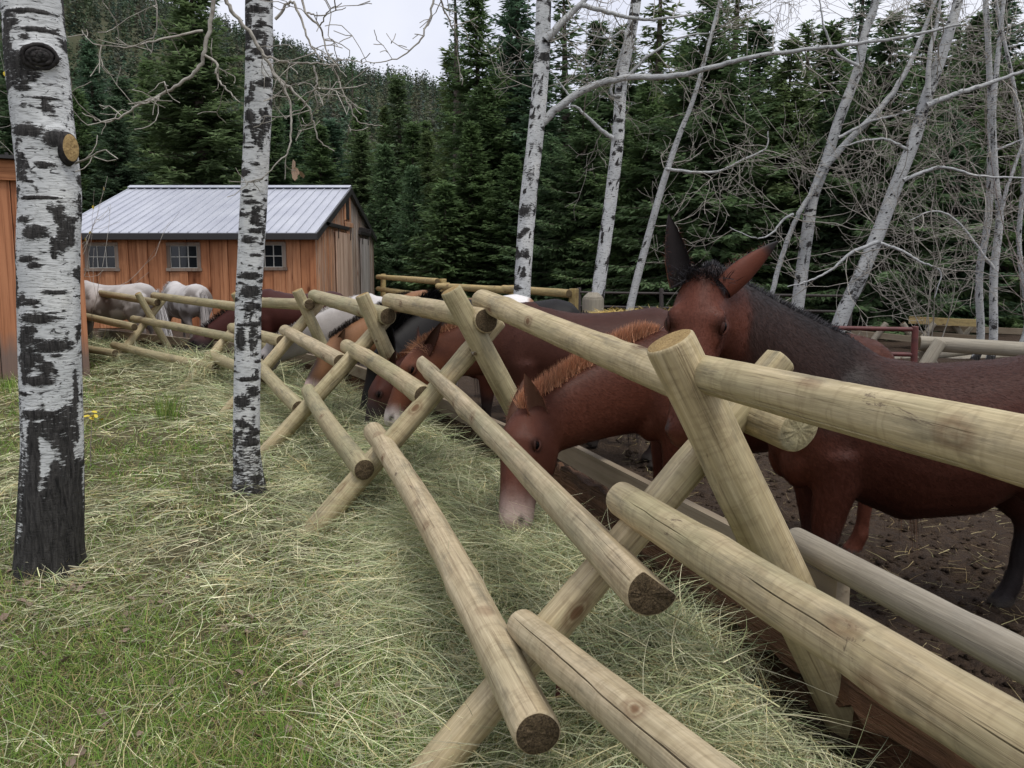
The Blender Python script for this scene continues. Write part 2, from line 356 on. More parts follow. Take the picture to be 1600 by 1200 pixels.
MAT_CTRUNK = simple('conifer_bark', (.075, .06, .05), .9, .1, 0., 14., (.15, .125, .105))
def mat_coat(name, rough=.56, sheen=0.):
    m = M(name, rough, .17); v = m.coord(); c = m.attr('Col')
    h = m.noise(m.mapv(v, (60, 120, 150)), 1., 4., .6, .6); b = m.noise(v, 7., 4., .6)
    c = m.mix(.45, c, m.mix(h, (.45, .45, .45), (1.5, 1.5, 1.5)), 'MULTIPLY'); c = m.mix(.4, c, m.mix(b, (.5, .5, .5), (1.45, 1.4, 1.4)), 'MULTIPLY')
    m.base(c).bump(h, .25, .005); m.b.inputs['Sheen Weight'].default_value = sheen; m.b.inputs['Sheen Roughness'].default_value = .4
    return m.m
MAT_COAT = mat_coat('coat')
MAT_HAIR = mat_strand('animal_hair', .38, .0)
MAT_COATHAIR = mat_strand('coat_hair', .45, .0)
MAT_EYE = simple('eye', (.004, .003, .003), .12, .05)
# ------------------------------------------------------------------ fence survey (bucks are numbered from the camera outwards)
BC = [None, W(1108, 690, 2.65), W(739, 550, 5.35), W(587, 531, 7.6), W(488, 497, 9.74), W(385, 497, 11.6), W(231, 490, 13.4)]
def flat_dir(a, b): u = b - a; u[2] = 0; return u / np.linalg.norm(u)
BC[0] = BC[1] - flat_dir(BC[1], BC[2]) * 2.83
BC.append(BC[6] + flat_dir(BC[5], BC[6]) * 2.7)
BU = [flat_dir(BC[i], BC[i + 1]) for i in range(7)]
def frame(i):
    u = norm(BU[min(i, 6)] + BU[max(i - 1, 0)]); return u, np.array([u[1], -u[0], 0])
def on_buck(i, px, py, off=0.): u, v = frame(i); return hit(px, py, BC[i] + u * off, u)
_line = [BC[0] - BU[0] * 30] + BC + [BC[7] + BU[6] * 30]
def fence_uv(x, y):
    """offset from the fence line (+ = corral side) and distance along it"""
    x = np.asarray(x, float); y = np.asarray(y, float); best = np.full(x.shape, 1e9); vv = np.zeros(x.shape); ss = np.zeros(x.shape); s0 = -30.
    for a, b in zip(_line[:-1], _line[1:]):
        u = flat_dir(a, b.copy()); L = np.linalg.norm((b - a)[:2]); t = np.clip((x - a[0]) * u[0] + (y - a[1]) * u[1], 0, L)
        dx = x - a[0] - u[0] * t; dy = y - a[1] - u[1] * t; d = np.hypot(dx, dy); sg = np.sign(dx * u[1] - dy * u[0]); k = d < best
        best = np.where(k, d, best); vv = np.where(k, d * sg, vv); ss = np.where(k, s0 + t, ss); s0 += L
    return vv, ss
def gz(x, y):
    x = np.asarray(x, float); y = np.asarray(y, float); v, s = fence_uv(x, y)
    P = np.stack([x, y], -1)
    z = .05 * (fbm(P * .5, 3, 5) - .5) + .035 * (fbm(P * 2.3, 3, 9) - .5)
    mound = sstep(-1.05, -.15, v) * (1 - sstep(.06, .42, v))
    z = z + mound * (.24 + .16 * (fbm(np.stack([s * .9, v * 1.5], -1), 3, 2) - .5)) * sstep(1.2, 3.2, y)
    return z
def gz1(x, y): return float(gz(np.array([x]), np.array([y]))[0])
def lines(*segs):
    out = [np.linspace(a, b, n, endpoint=False) for a, b, n in segs]; return np.concatenate(out + [[segs[-1][1]]])
xs = lines((-900, -60, 14), (-60, -9, 24), (-9, 3, 190), (3, 60, 28), (60, 900, 14))
ys = lines((-300, -3, 12), (-3, 1, 22), (1, 16, 240), (16, 70, 36), (70, 1200, 20))
gx, gy = np.meshgrid(xs, ys); n, k = gx.shape
gv = np.stack([gx, gy, gz(gx, gy)], -1).reshape(-1, 3)
ground = obj('ground', make_mesh('ground', gv, grid_faces(n, k, False), MAT_GROUND)); tag(ground, 'meadow ground strewn with hay in front of the log fence', 'ground', kind='structure')
# corral floor
xs = lines((-14, 0.2, 70), (.2, 4.2, 130), (4.2, 34, 44)); ys = lines((-1, 1.6, 16), (1.6, 6.6, 150), (6.6, 27, 70))
gx, gy = np.meshgrid(xs, ys); n, k = gx.shape; P2 = np.stack([gx, gy], -1); v, s = fence_uv(gx, gy)
z = gz(gx, gy) + .012 + .075 * fbm(P2 * 4., 4, 21) + .075 * (vnoise(P2 * 10., 4) - .4) * (.4 + vnoise(P2 * 1.7, 8)) - .02
F = grid_faces(n, k, False); vc = v.reshape(-1)[F].mean(1); F = F[vc > .42]
corral = obj('corral_dirt', make_mesh('corral_dirt', np.stack([gx, gy, z], -1).reshape(-1, 3), F, MAT_DIRT)); tag(corral, 'dark trampled dirt inside the corral', 'ground', kind='structure')
def dz1(x, y): return gz1(x, y) + .035
# hill behind the barn
def hill_z(x, y):
    ridge = np.interp(x, [-900, -520, -304, -188, -122, -56, 60, 250, 700], [235, 225, 206, 163, 135, 119, 84, 45, 20])
    return ridge * sstep(110, 700, y) ** 1.15 * (1 - .6 * sstep(720, 1300, y)) + 22 * (fbm(np.stack([x, y], -1) * .008, 3, 4) - .5) * sstep(200, 330, y)
gx, gy = np.meshgrid(np.linspace(-900, 700, 90), np.linspace(60, 1300, 90)); n, k = gx.shape
hill = obj('hill', make_mesh('hill', np.stack([gx, gy, hill_z(gx, gy) - .5 + .75 * sstep(60, 90, gy)], -1).reshape(-1, 3), grid_faces(n, k, False), simple('forest_floor', (.05, .055, .03), .95, .1, 0., .05, (.08, .08, .05))))
tag(hill, 'wooded hill rising behind the barn', 'hill', kind='structure')

# ------------------------------------------------------------------ logs
def log(name, p0, p1, r0, r1, parent, mat=None, cap0=None, cap1=None, sides=26, step=.06, groove=None, flat=None, wob=.06, seed=0, tipcut=None):
    p0 = np.asarray(p0, float); p1 = np.asarray(p1, float); L = np.linalg.norm(p1 - p0); rg = np.random.default_rng(seed + 11)
    m = max(4, int(L / step)); zz = np.concatenate([[0, .004, .012], np.linspace(.03, L - .03, m), [L - .012, L - .004, L]])
    base_th = np.arange(sides) * 2 * math.pi / sides
    if groove:   # a seasoning check: two lips and a floor
        g0, gw = groove[0], groove[1]; base_th = base_th[np.abs((base_th - g0 + math.pi) % (2 * math.pi) - math.pi) > gw * 1.6]
        base_th = np.sort(np.concatenate([base_th, [g0 - gw * 1.3, g0 - gw, g0, g0 + gw, g0 + gw * 1.3]]))
    ns = len(base_th); th = np.broadcast_to(base_th, (len(zz), ns)).copy()
    if groove: th = th + .05 * (np.interp(zz, np.linspace(0, L, 9), rg.normal(0, .8, 9)))[:, None] + .022 * (np.interp(zz, np.linspace(0, L, 50), rg.normal(0, .8, 50)))[:, None] + (.12 * zz)[:, None]
    rr = np.interp(zz, [0, L], [r0, r1])[:, None] * np.ones_like(th)
    Q = np.stack([np.cos(th) * 1.3 + seed, np.sin(th) * 1.3, np.broadcast_to(zz[:, None] * 2.2, th.shape)], -1)
    rr = rr * (1 + wob * 2 * (fbm(Q, 3, seed) - .5) + .03 * np.cos(2 * th + seed))
    for _ in range(int(L * 1.6)):   # swellings round the knots
        kz, kt, kr = rg.uniform(0, L), rg.uniform(0, 6.28), rg.uniform(.04, .09)
        dt = (th - kt + math.pi) % (2 * math.pi) - math.pi
        rr = rr + .085 * rr * np.exp(-((dt * r0 / kr) ** 2 + ((zz[:, None] - kz) / kr) ** 2))
    if groove:
        dep = groove[2] * sstep(groove[3], groove[3] + .25, zz) * (1 - sstep(groove[4] - .25, groove[4], zz)) * np.interp(zz, np.linspace(0, L, 20), rg.uniform(.55, 1, 20)) * (1 if len(groove) < 6 else sstep(.45, .6, np.interp(zz, np.linspace(0, L, 11), np.arange(11) % 2 + rg.normal(0, .1, 11))))
        k = np.argmin(np.abs(base_th - groove[0])); rr[:, k] -= dep * 1.0
        opn = np.clip(dep / groove[2], 0, 1); 
        for q in (k - 1, k + 1): th[:, q] = th[:, k] + (th[:, q] - th[:, k]) * (.25 + .75 * opn)
    rr[0] *= .9; rr[1] *= .965; rr[2] *= .99; rr[-3] *= .99; rr[-2] *= .965; rr[-1] *= .9
    X = np.cos(th) * rr; Y = np.sin(th) * rr
    bend = .010 * L * np.sin(np.pi * zz / L) * rg.uniform(-1, 1); X = X + bend[:, None]
    if flat:   # a planed face
        fa, fc = flat; d = X * math.cos(fa) + Y * math.sin(fa); lim = fc * r0 * (1 + .06 * np.interp(zz, np.linspace(0, L, 9), rg.normal(0, 1, 9)))[:, None]; ex = np.maximum(d - lim, 0)
        X = X - ex * math.cos(fa); Y = Y - ex * math.sin(fa)
    V = np.stack([X, Y, np.broadcast_to(zz[:, None], th.shape)], -1).reshape(-1, 3); nr = len(zz)
    F = grid_faces(nr, ns); fm = [0] * len(F); tris = []
    V = list(V); 
    for end, ring, zc in ((0, 0, 0.), (1, nr - 1, L)):
        r_ = np.array(V[ring * ns:(ring + 1) * ns]); c = r_.mean(0); i0 = len(V)
        mid = c + (r_ - c) * .5; mid[:, 2] += rg.uniform(-.004, .004, ns); V.extend(mid); V.append(c); ci = len(V) - 1
        for j in range(ns):
            a, b = ring * ns + j, ring * ns + (j + 1) % ns; a2, b2 = i0 + j, i0 + (j + 1) % ns
            t = [(a, a2, b2), (a, b2, b), (a2, ci, b2)] if end == 1 else [(a, b2, a2), (a, b, b2), (a2, b2, ci)]
            t = [q[::-1] for q in t]; tris += t; fm += [1 + end] * 3
    V = np.array(V)
    me = make_mesh(name, V, [F, np.array(tris)], [mat or MAT_LOG, cap0 or MAT_CAPM, cap1 or MAT_CAPD], fm=fm)
    o = obj(name, me); o.rotation_mode = 'QUATERNION'
    o.rotation_quaternion = Vector([float(c) for c in (p1 - p0)]).to_track_quat('Z', 'Y'); o.location = Vector([float(c) for c in p0])
    if parent is not None: o.parent = parent; o.location = o.location - parent.location
    return o
fence = empty('log_fence', (BC[1][0], BC[1][1], 0), 'jackleg fence of peeled pine rails on crossed log legs, crossing the foreground', 'fence')
LEG = {1: ((697, 1200), (1235, 562), (1032, 530), (1345, 1180)), 2: ((510, 812), (783, 500), (700, 452), (794, 625)),
       3: ((452, 670), (612, 492), (563, 460), (606, 560)), 4: ((411, 580), (506, 468), (462, 453), (497, 530)), 6: ((187, 558), (262, 462), (213, 458), (264, 548))}
ALEG = {}
LR = {1: (.060, .056, .072, .079), 2: (.066, .06, .068, .074), 3: (.064, .06, .06, .07), 4: (.062, .06, .06, .068), 6: (.055, .05, .05, .056)}
for i in (0, 1, 2, 3, 4, 5, 6, 7):
    u, v = frame(i)
    if i in LEG:
        af, at, bt, bl = [on_buck(i, *q) for q in LEG[i]]; ra, rat, rbt, rbl = LR[i]
    else:
        c = BC[i]; s = c[2]; af = c - v * .82 - np.array([0, 0, s - .05]); at = c + v * .22 + np.array([0, 0, .24]); bt = c - v * .16 + np.array([0, 0, .34]); bl = c + v * .35 - np.array([0, 0, .7]); ra, rat, rbt, rbl = .06, .055, .06, .066
    def to_ground(top, low):
        d = low - top; k = (-.06 - top[2]) / d[2]; return top + d * k
    af = to_ground(at, af); bl = to_ground(bt, bl); o = u * (ra + rbt) * .40
    ALEG[i] = (af + o, at + o, ra)
    log('leg', af + o, at + o, ra * 1.06, rat, fence, MAT_LOG, MAT_CAPM, MAT_CAPL, seed=i * 3, sides=30, flat=(math.pi * .5, .55) if i == 1 else None)
    log('leg', bl - o, bt - o, rbl * 1.03, rbt, fence, MAT_LOGG if i > 1 else MAT_LOG, MAT_CAPM, MAT_CAPL, seed=i * 3 + 1, sides=30, wob=.06)
    w = log('wooden_pin', BC[i] - o * 1.9 - v * .02, BC[i] + o * 1.9 + v * .02, .012, .012, fence, MAT_LOGW, sides=8, step=.2, seed=i)
    w.name = 'bolt'
# rails: bay, far end, near end (sight lines), radii far/near
GR = lambda th, w=.05, d=.03, a=.1, b=3.2: (th, w, d, a, b)
RAILS = [  # name kind, bay, far, near, r_far, r_near, mat, groove
    (0, (1045, 571), (1600, 697), .053, .062, MAT_LOG, GR(3.75, .042, .05, -.3, 3.6), None),
    (0, (947, 765), (1559, 1134), .055, .064, MAT_LOG, GR(2.45, .034, .03, .1, 3.1) + (1,), None),
    (0, (795, 960), (997, 1123), .051, .058, MAT_LOGP, GR(2.35, .045, .035, .0, 3.0), None),
    (1, (752, 468), (1248, 672), .067, .07, MAT_LOG, None, None),
    (1, (666, 569), (1020, 925), .068, .074, MAT_LOGP, GR(2.6, .03, .02, 1.4, 3.0), (.9, .42)),
    (1, (584, 674), (840, 1147), .066, .064, MAT_LOGP, None, None),
    (2, (608, 471), (760, 501), .072, .076, MAT_LOG, None, None), (2, (541, 541), (662, 619), .062, .066, MAT_LOG, None, None), (2, (481, 610), (569, 734), .062, .066, MAT_LOGG, None, None),
    (3, (490, 462), (606, 494), .07, .074, MAT_LOGG, None, None), (3, (445, 516), (533, 565), .066, .070, MAT_LOGP, None, None), (3, (403, 568), (468, 638), .066, .068, MAT_LOGG, None, None),
    (4, (375, 471), (484, 476), .06, .064, MAT_LOGG, None, None), (4, (362, 512), (440, 533), .064, .066, MAT_LOG, None, None), (4, (326, 556), (415, 592), .06, .064, MAT_LOGG, None, None),
    (5, (240, 462), (395, 482), .055, .06, MAT_LOGG, None, None), (5, (208, 498), (375, 530), .055, .06, MAT_LOGG, None, None), (5, (178, 539), (337, 575), .058, .06, MAT_LOGG, None, None),
    (6, (135, 455), (246, 473), .054, .056, MAT_LOGG, None, None), (6, (135, 494), (210, 511), .054, .056, MAT_LOGG, None, None), (6, (137, 545), (180, 552), .054, .056, MAT_LOGG, None, None)]
def project(P): q = np.asarray(P, float) - _cam; z = q @ _fw; return np.array([800 + FPX * (q @ _rt) / z, 600 - FPX * (q @ _up) / z])
def over_leg(i, pa, pb, r):
    """where a rail sighted along pa-pb passes the outer side of the slanting leg of buck i, resting on it"""
    A0, A1, ra = ALEG[i]; a0, a1 = project(A0 if i else A0 * .3 + A1 * .7), project(A1); pa = np.array(pa, float); pb = np.array(pb, float)
    k = np.linalg.solve(np.stack([a1 - a0, pa - pb], 1), pa - a0); px = a0 + (a1 - a0) * k[0]; rd = norm(ray(*px)); ad = norm(A1 - A0)
    n_ = np.cross(rd, ad); t_ = np.dot(np.cross(A0 - _cam, ad), n_) / np.dot(n_, n_); return _cam + rd * (t_ - (ra + r) * 1.0)
def near_ray(P, d, px):
    rd = norm(ray(*px)); w = P - _cam; b_ = np.dot(d, rd); t_ = (b_ * np.dot(w, rd) - np.dot(w, d)) / (1 - b_ * b_); return P + d * t_
for q, (b, fa, ne, rf, rn, mt, gr, fl) in enumerate(RAILS):
    if b < 6: Fp = on_buck(b + 1, *fa, off=.15)
    if b == 0:
        u = BU[0]; Np = hit(*ne, Fp, np.array([u[1], -u[0], 0])); d = norm(Np - Fp); Np = Fp + d * 3.3; rn = rf + (rn - rf) * 1.6
    elif b < 6: Np = on_buck(b, *ne, off=-.15)
    else:
        Np = on_buck(6, *ne, off=-.12); Fv = hit(*fa, Np, np.array([BU[6][1], -BU[6][0], 0])); Fp = Np + norm(Fv - Np) * 3.0
    if q % 3 and b < 6:
        f1 = over_leg(b + 1, fa, ne, rf)
        if b: n1 = over_leg(b, fa, ne, rn); d = norm(n1 - f1); Fp, Np = near_ray(f1, d, fa), near_ray(f1, d, ne)
        else: sh = f1 - (Fp + norm(Np - Fp) * np.dot(f1 - Fp, norm(Np - Fp))); Fp = Fp + sh; Np = Np + sh
    log('rail', Fp, Np, rf, rn, fence, mt, MAT_CAPM, MAT_CAPD if q not in (3,) else MAT_LOGG, seed=40 + q, groove=gr, flat=fl, sides=40 if b < 2 else 22, step=.035 if b < 2 else .08)
# inner rails on the corral side of the legs
def inner(b, vo, z0, z1, e0=.2, e1=.2):
    u0, v0 = frame(b); u1, v1 = frame(b + 1); return BC[b] + v0 * vo - BU[b] * e0 + np.array([0, 0, z0 - BC[b][2]]), BC[b + 1] + v1 * vo + BU[b] * e1 + np.array([0, 0, z1 - BC[b + 1][2]])
a, b_ = inner(0, .40, .60, .64, .2, .12); log('inner_rail', b_, a, .045, .053, fence, MAT_LOGW, seed=80, groove=GR(1.2, .04, .02, .1, 2.9), sides=28)
def plank(name, p0, p1, w, h, mat, parent, seed=0, jag=0.):
    """sawn plank from p0 to p1, w across, h high, optionally with a waney edge"""
    p0 = np.asarray(p0, float); p1 = np.asarray(p1, float); L = np.linalg.norm(p1 - p0); m = max(3, int(L / .07)); zz = np.linspace(0, L, m); rg = np.random.default_rng(seed)
    sec = np.array([[-w / 2, -h / 2], [w * .38, -h / 2], [w / 2, -h * .42], [w / 2, h * .40], [w * .34, h / 2], [-w / 2, h / 2]])
    V = np.zeros((m, 6, 3)); V[:, :, :2] = sec; V[:, :, 2] = zz[:, None]
    if jag: V[:, :, 1] += (rg.normal(0, jag, (m, 1)) * np.sign(sec[:, 1])[None] + rg.normal(0, jag * .4, (m, 6))); V[:, :, 0] += rg.normal(0, jag * .5, (m, 6))
    F = [grid_faces(m, 6)]; cap = np.array([[0, 1, 2], [0, 2, 3], [0, 3, 4], [0, 4, 5]]); tr = np.vstack([cap, cap[:, ::-1] + (m - 1) * 6])
    o = obj(name, make_mesh(name, V.reshape(-1, 3), F + [tr], mat, smooth=False)); o.rotation_mode = 'QUATERNION'
    zax = Vector([float(c) for c in (p1 - p0)]).normalized(); yax = Vector((0, 0, 1)); xax = yax.cross(zax).normalized(); yax = zax.cross(xax)
    o.rotation_quaternion = Matrix((xax, yax, zax)).transposed().to_quaternion(); o.location = Vector([float(c) for c in p0])
    if parent is not None: o.parent = parent; o.location = o.location - parent.location
    return o
for b in (1, 2, 3, 4, 5, 6):
    a, b_ = inner(b, .42, .52 if b == 1 else .42, .50 if b == 1 else .42, .12, -.02); plank('inner_plank', b_, a, .05, .12, MAT_PLANK, fence, seed=b)
u1, v1 = frame(2)
for b in (0, 1, 2, 3, 4, 5, 6):      # bark slabs that hold the hay in
    for k, (z, vo) in enumerate(((.10, .50), (.29, .44))):
        a, b_ = inner(b, vo, z, z, -.02 if k else .15, -.06 if k else .1); plank('bark_slab', b_, a, .055, .21, MAT_SLAB, fence, seed=20 + b * 2 + k, jag=.012)
p = inner(1, .47, 0, 0)[0] * .45 + inner(1, .47, 0, 0)[1] * .55; log('stake', p, p + np.array([0, 0, .5]), .05, .05, fence, MAT_LOG, seed=99, sides=14)
p = on_buck(1, 868, 1085); log('steel_stake', np.array([p[0], p[1] + .1, -.05]), np.array([p[0] + .02, p[1] + .12, .35]), .008, .008, fence, MAT_REDPIPE, MAT_REDPIPE, MAT_REDPIPE, seed=98, sides=8, wob=0)
# ------------------------------------------------------------------ barn
BX0, BX1, BY0, BY1 = -11.1, -4.83, 22.0, 31.0; ZE, ZR, ZB, BYR = 2.40, 3.82, 2.58, 26.5
barn = empty('barn', (-8, 22, 0), 'orange timber barn with pale ribbed metal roof and small paned windows', 'barn')
wall_f = obj('front_wall', make_mesh('front_wall', box_verts(BX0 + .02, BX1 - .02, BY0 + .03, BY0 + .10, 0, ZE + .02), BOXF, MAT_TRIM, smooth=False), barn)
WIN = [((-10.10), 1.80), ((-8.08), 1.80), ((-5.98), 1.82)]; WW, WH = .42, .35
def board(name, x0, x1, y0, y1, z0, z1, mat, parent, b=.006): 
    bm = bevel_box(x0 - (x0 + x1) / 2, x1 - (x0 + x1) / 2, y0 - (y0 + y1) / 2, y1 - (y0 + y1) / 2, 0, z1 - z0, b); me = bpy.data.meshes.new(name); bm.to_mesh(me); bm.free(); me.materials.append(mat)
    o = bpy.data.objects.new(name, me); link(o); o.parent = parent
    base = Vector(((x0 + x1) / 2, (y0 + y1) / 2, z0)); q = parent
    while q: base -= q.location; q = q.parent
    o.location = base; return o
rg = np.random.default_rng(5); x = BX0; k = 0
while x < BX1 - .02:
    w = min(float(rg.uniform(.19, .28)), BX1 - x); ed = [e for wx, _ in WIN for e in (wx - WW + .04, wx + WW - .04) if x + .02 < e < x + w + .09]
    if ed: w = ed[0] - x
    if BX1 - x - w < .08: w = BX1 - x
    d = float(rg.uniform(0, .015)) + (.034 if k % 2 else 0); k += 1
    cut = [wz for wx, wz in WIN if x + w > wx - WW + .05 and x < wx + WW - .05]
    if cut:
        wz = cut[0]; board('board', x + .003, x + w - .003, BY0 - d, BY0 + .03, .05, wz - WH + .03, MAT_FIR, barn); board('board', x + .003, x + w - .003, BY0 - d, BY0 + .03, wz + WH - .03, ZE - .10, MAT_FIR, barn)
    else: board('board', x + .003, x + w - .003, BY0 - d, BY0 + .03, .05, ZE - .10, MAT_FIR, barn)
    x += w
board('frieze_board', BX0, BX1 + .01, BY0 - .06, BY0 + .02, ZE - .105, ZE + .01, MAT_FIR, barn)
for wx, wz in WIN:
    win = obj('window', make_mesh('window', box_verts(wx - WW + .05, wx + WW - .05, BY0 + .015, BY0 + .028, wz - WH + .05, wz + WH - .05), BOXF, MAT_TRIM, smooth=False), barn)
    def wb(nm, a, b, c, d, e, f, mt): return board(nm, a, b, c, d, e, f, mt, win, .004)
    wb('frame', wx - WW, wx - WW + .09, BY0 - .055, BY0 + .02, wz - WH + .09, wz + WH - .07, MAT_FRAME); wb('frame', wx + WW - .09, wx + WW, BY0 - .055, BY0 + .02, wz - WH + .09, wz + WH - .07, MAT_FRAME)
    wb('frame', wx - WW, wx + WW, BY0 - .058, BY0 + .02, wz + WH - .067, wz + WH + .01, MAT_FRAME); wb('sill', wx - WW - .02, wx + WW + .02, BY0 - .075, BY0 + .02, wz - WH + .01, wz - WH + .087, MAT_FRAME)
    a0, a1, b0, b1 = wx - WW + .093, wx + WW - .093, wz - WH + .09, wz + WH - .07
    for i in range(3):
        for j in range(2):
            pw, ph = (a1 - a0) / 3, (b1 - b0) / 2
            wb('pane', a0 + i * pw + .002, a0 + (i + 1) * pw - .002, BY0 - .012 + .002 * ((i + j) % 2), BY0 + .006, b0 + j * ph + .002, b0 + (j + 1) * ph - .002, MAT_GLASS)
    for i in range(4): wb('muntin', a0 + i * (a1 - a0) / 3 - .012, a0 + i * (a1 - a0) / 3 + .012, BY0 - .032, BY0 - .014, b0 - .01, b1 + .01, MAT_MUNTIN)
    for j in range(3): wb('muntin', a0, a1, BY0 - .036, BY0 - .018, b0 + j * (b1 - b0) / 2 - .011, b0 + j * (b1 - b0) / 2 + .011, MAT_MUNTIN)
# gable end: boards that follow the rake
def rake(y): return ZE + (ZR - ZE) * (y - BY0) / (BYR - BY0) if y < BYR else ZB + (ZR - ZB) * (BY1 - y) / (BY1 - BYR)
g = Geo(); g.add([[BX1 - .1, BY0, 0], [BX1 - .1, BY1, 0], [BX1 - .1, BY1, ZB], [BX1 - .1, BYR, ZR - .02], [BX1 - .1, BY0, ZE], [BX1 - .03, BY0 + .04, 0], [BX1 - .03, BY1, 0], [BX1 - .03, BY1, ZB - .03], [BX1 - .03, BYR, ZR - .06], [BX1 - .03, BY0 + .04, ZE - .02]],
      [[0, 1, 6, 5], [1, 2, 7, 6], [2, 3, 8, 7], [3, 4, 9, 8], [4, 0, 5, 9]], [[5, 6, 7], [5, 7, 9], [7, 8, 9], [0, 2, 1], [0, 4, 2], [2, 4, 3]])
obj('gable_wall', g.mesh('gable_wall', MAT_TRIM, False), barn)
y = BY0 - .02; k = 0
while y < BY1 - .05:
    w = min(float(rg.uniform(.15, .24)), BY1 - y); d = float(rg.uniform(0, .015)) + (.016 if k % 2 else 0); k += 1; y1 = y + w - .006
    t0, t1 = rake(max(y, BY0)) - .05, rake(y1) - .05; V = box_verts(BX1 - .03, BX1 + d, y, y1, .05, 1.); V[4:, 2] = [t0, t0, t1, t1]; V[5, 2] = t0; V[6, 2] = t1
    c = np.array([BX1, y + w / 2, .05]); me = make_mesh('board', V - c, BOXF, MAT_GABLE if y < 26.8 else MAT_GABLEG, smooth=False); o = obj('board', me, barn); o.location = Vector(c.tolist()) - barn.location; y += w
for nm, ya, yb, zt, mt in (('door', 24.2, 26.5, 2.52, MAT_DOORP), ('door', 28.1, 29.7, 2.46, MAT_DOORG)):
    dr = obj(nm, make_mesh(nm, box_verts(BX1 + .045, BX1 + .06, ya + .03, yb - .03, .1, zt - .02), BOXF, mt, smooth=False), barn)
    yy = ya
    while yy < yb - .02:
        w = min(.26, yb - yy); board('door_board', BX1 + .05, BX1 + .085 + .008 * rg.random(), yy + .003, yy + w - .003, .08, zt, mt, dr); yy += w
    for q in (ya + .25, yb - .25): board('hanger', BX1 + .09, BX1 + .105, q - .03, q + .03, zt - .18, zt + .12, MAT_BLACKM, dr)
board('door_rail', BX1 + .04, BX1 + .12, 22.75, 26.0, 2.61, 2.71, MAT_BLACKM, barn); board('door_rail', BX1 + .04, BX1 + .12, 27.9, 30.0, 2.58, 2.7, MAT_BLACKM, barn)
for q in (28.1, 28.55, 29.0, 29.45, 29.8): board('rail_bracket', BX1 + .03, BX1 + .15, q - .03, q + .03, 2.66, 2.8, MAT_BLACKM, barn)
board('door_header', BX1 + .04, BX1 + .075, 25.7, 26.9, 2.72, 2.86, MAT_GABLE, barn)
v_ = obj('loft_opening', make_mesh('loft_opening', box_verts(BX1 + .02, BX1 + .045, 25.75, 26.4, 2.95, 3.55), BOXF, MAT_TRIM, smooth=False), barn)
for q in (25.70, 26.40): board('trim', BX1 + .02, BX1 + .07, q, q + .06, 2.9, 3.6, MAT_GABLE, v_)
# roof
RX0, RX1 = BX0 - .12, BX1 + .09
def roof_plane(name, ya, za, yb, zb, th=.05):
    V = np.array([[RX0, ya, za], [RX1, ya, za], [RX1, yb, zb], [RX0, yb, zb], [RX0, ya, za + th], [RX1, ya, za + th], [RX1, yb, zb + th], [RX0, yb, zb + th]], float); return obj(name, make_mesh(name, V, BOXF, MAT_ROOF, smooth=False), barn)
ye, ze = BY0 - .28, ZE - .06; r1 = roof_plane('roof', ye, ze, BYR, ZR); r2 = roof_plane('roof', BY1 + .15, ZB - .03, BYR + .004, ZR)
nrib = 27
for i in range(nrib + 1):
    xx = RX0 + .02 + (RX1 - RX0 - .04) * i / nrib
    for rr_, (ya, za, yb, zb) in ((r1, (ye, ze, BYR, ZR)), (r2, (BY1 + .15, ZB - .03, BYR, ZR))):
        if rr_ is r2 and i % 3: continue
        V = np.array([[xx - .02, ya, za + .045], [xx + .02, ya, za + .045], [xx + .02, yb, zb + .045], [xx - .02, yb, zb + .045], [xx - .01, ya, za + .078], [xx + .01, ya, za + .078], [xx + .01, yb, zb + .078], [xx - .01, yb, zb + .078]])
        o = obj('rib', make_mesh('rib', V, BOXF, MAT_ROOF, smooth=False), rr_)
for sgn in (-1, 1):
    V = np.array([[RX0 - .01, BYR, ZR + .13], [RX1 + .01, BYR, ZR + .13], [RX1 + .01, BYR + sgn * .19, ZR + .062], [RX0 - .01, BYR + sgn * .19, ZR + .062], [RX0 - .01, BYR, ZR + .11], [RX1 + .01, BYR, ZR + .11], [RX1 + .01, BYR + sgn * .19, ZR + .045], [RX0 - .01, BYR + sgn * .19, ZR + .045]])
    obj('ridge_cap', make_mesh('ridge_cap', V, BOXF, MAT_ROOF, smooth=False), barn)
board('eave_trim', RX0 - .012, RX1 + .012, ye - .03, ye - .003, ze - .12, ze + .035, MAT_TRIM, barn)
for ya, za, yb, zb in ((ye, ze, BYR, ZR), (BY1 + .15, ZB - .03, BYR, ZR)):
    V = np.array([[RX1 + .003, ya, za - .13], [RX1 + .03, ya, za - .13], [RX1 + .03, yb, zb - .13], [RX1 + .003, yb, zb - .13], [RX1 + .003, ya, za + .05], [RX1 + .03, ya, za + .05], [RX1 + .03, yb, zb + .05], [RX1 + .003, yb, zb + .05]])
    obj('rake_trim', make_mesh('rake_trim', V, BOXF, MAT_TRIM, smooth=False), barn)
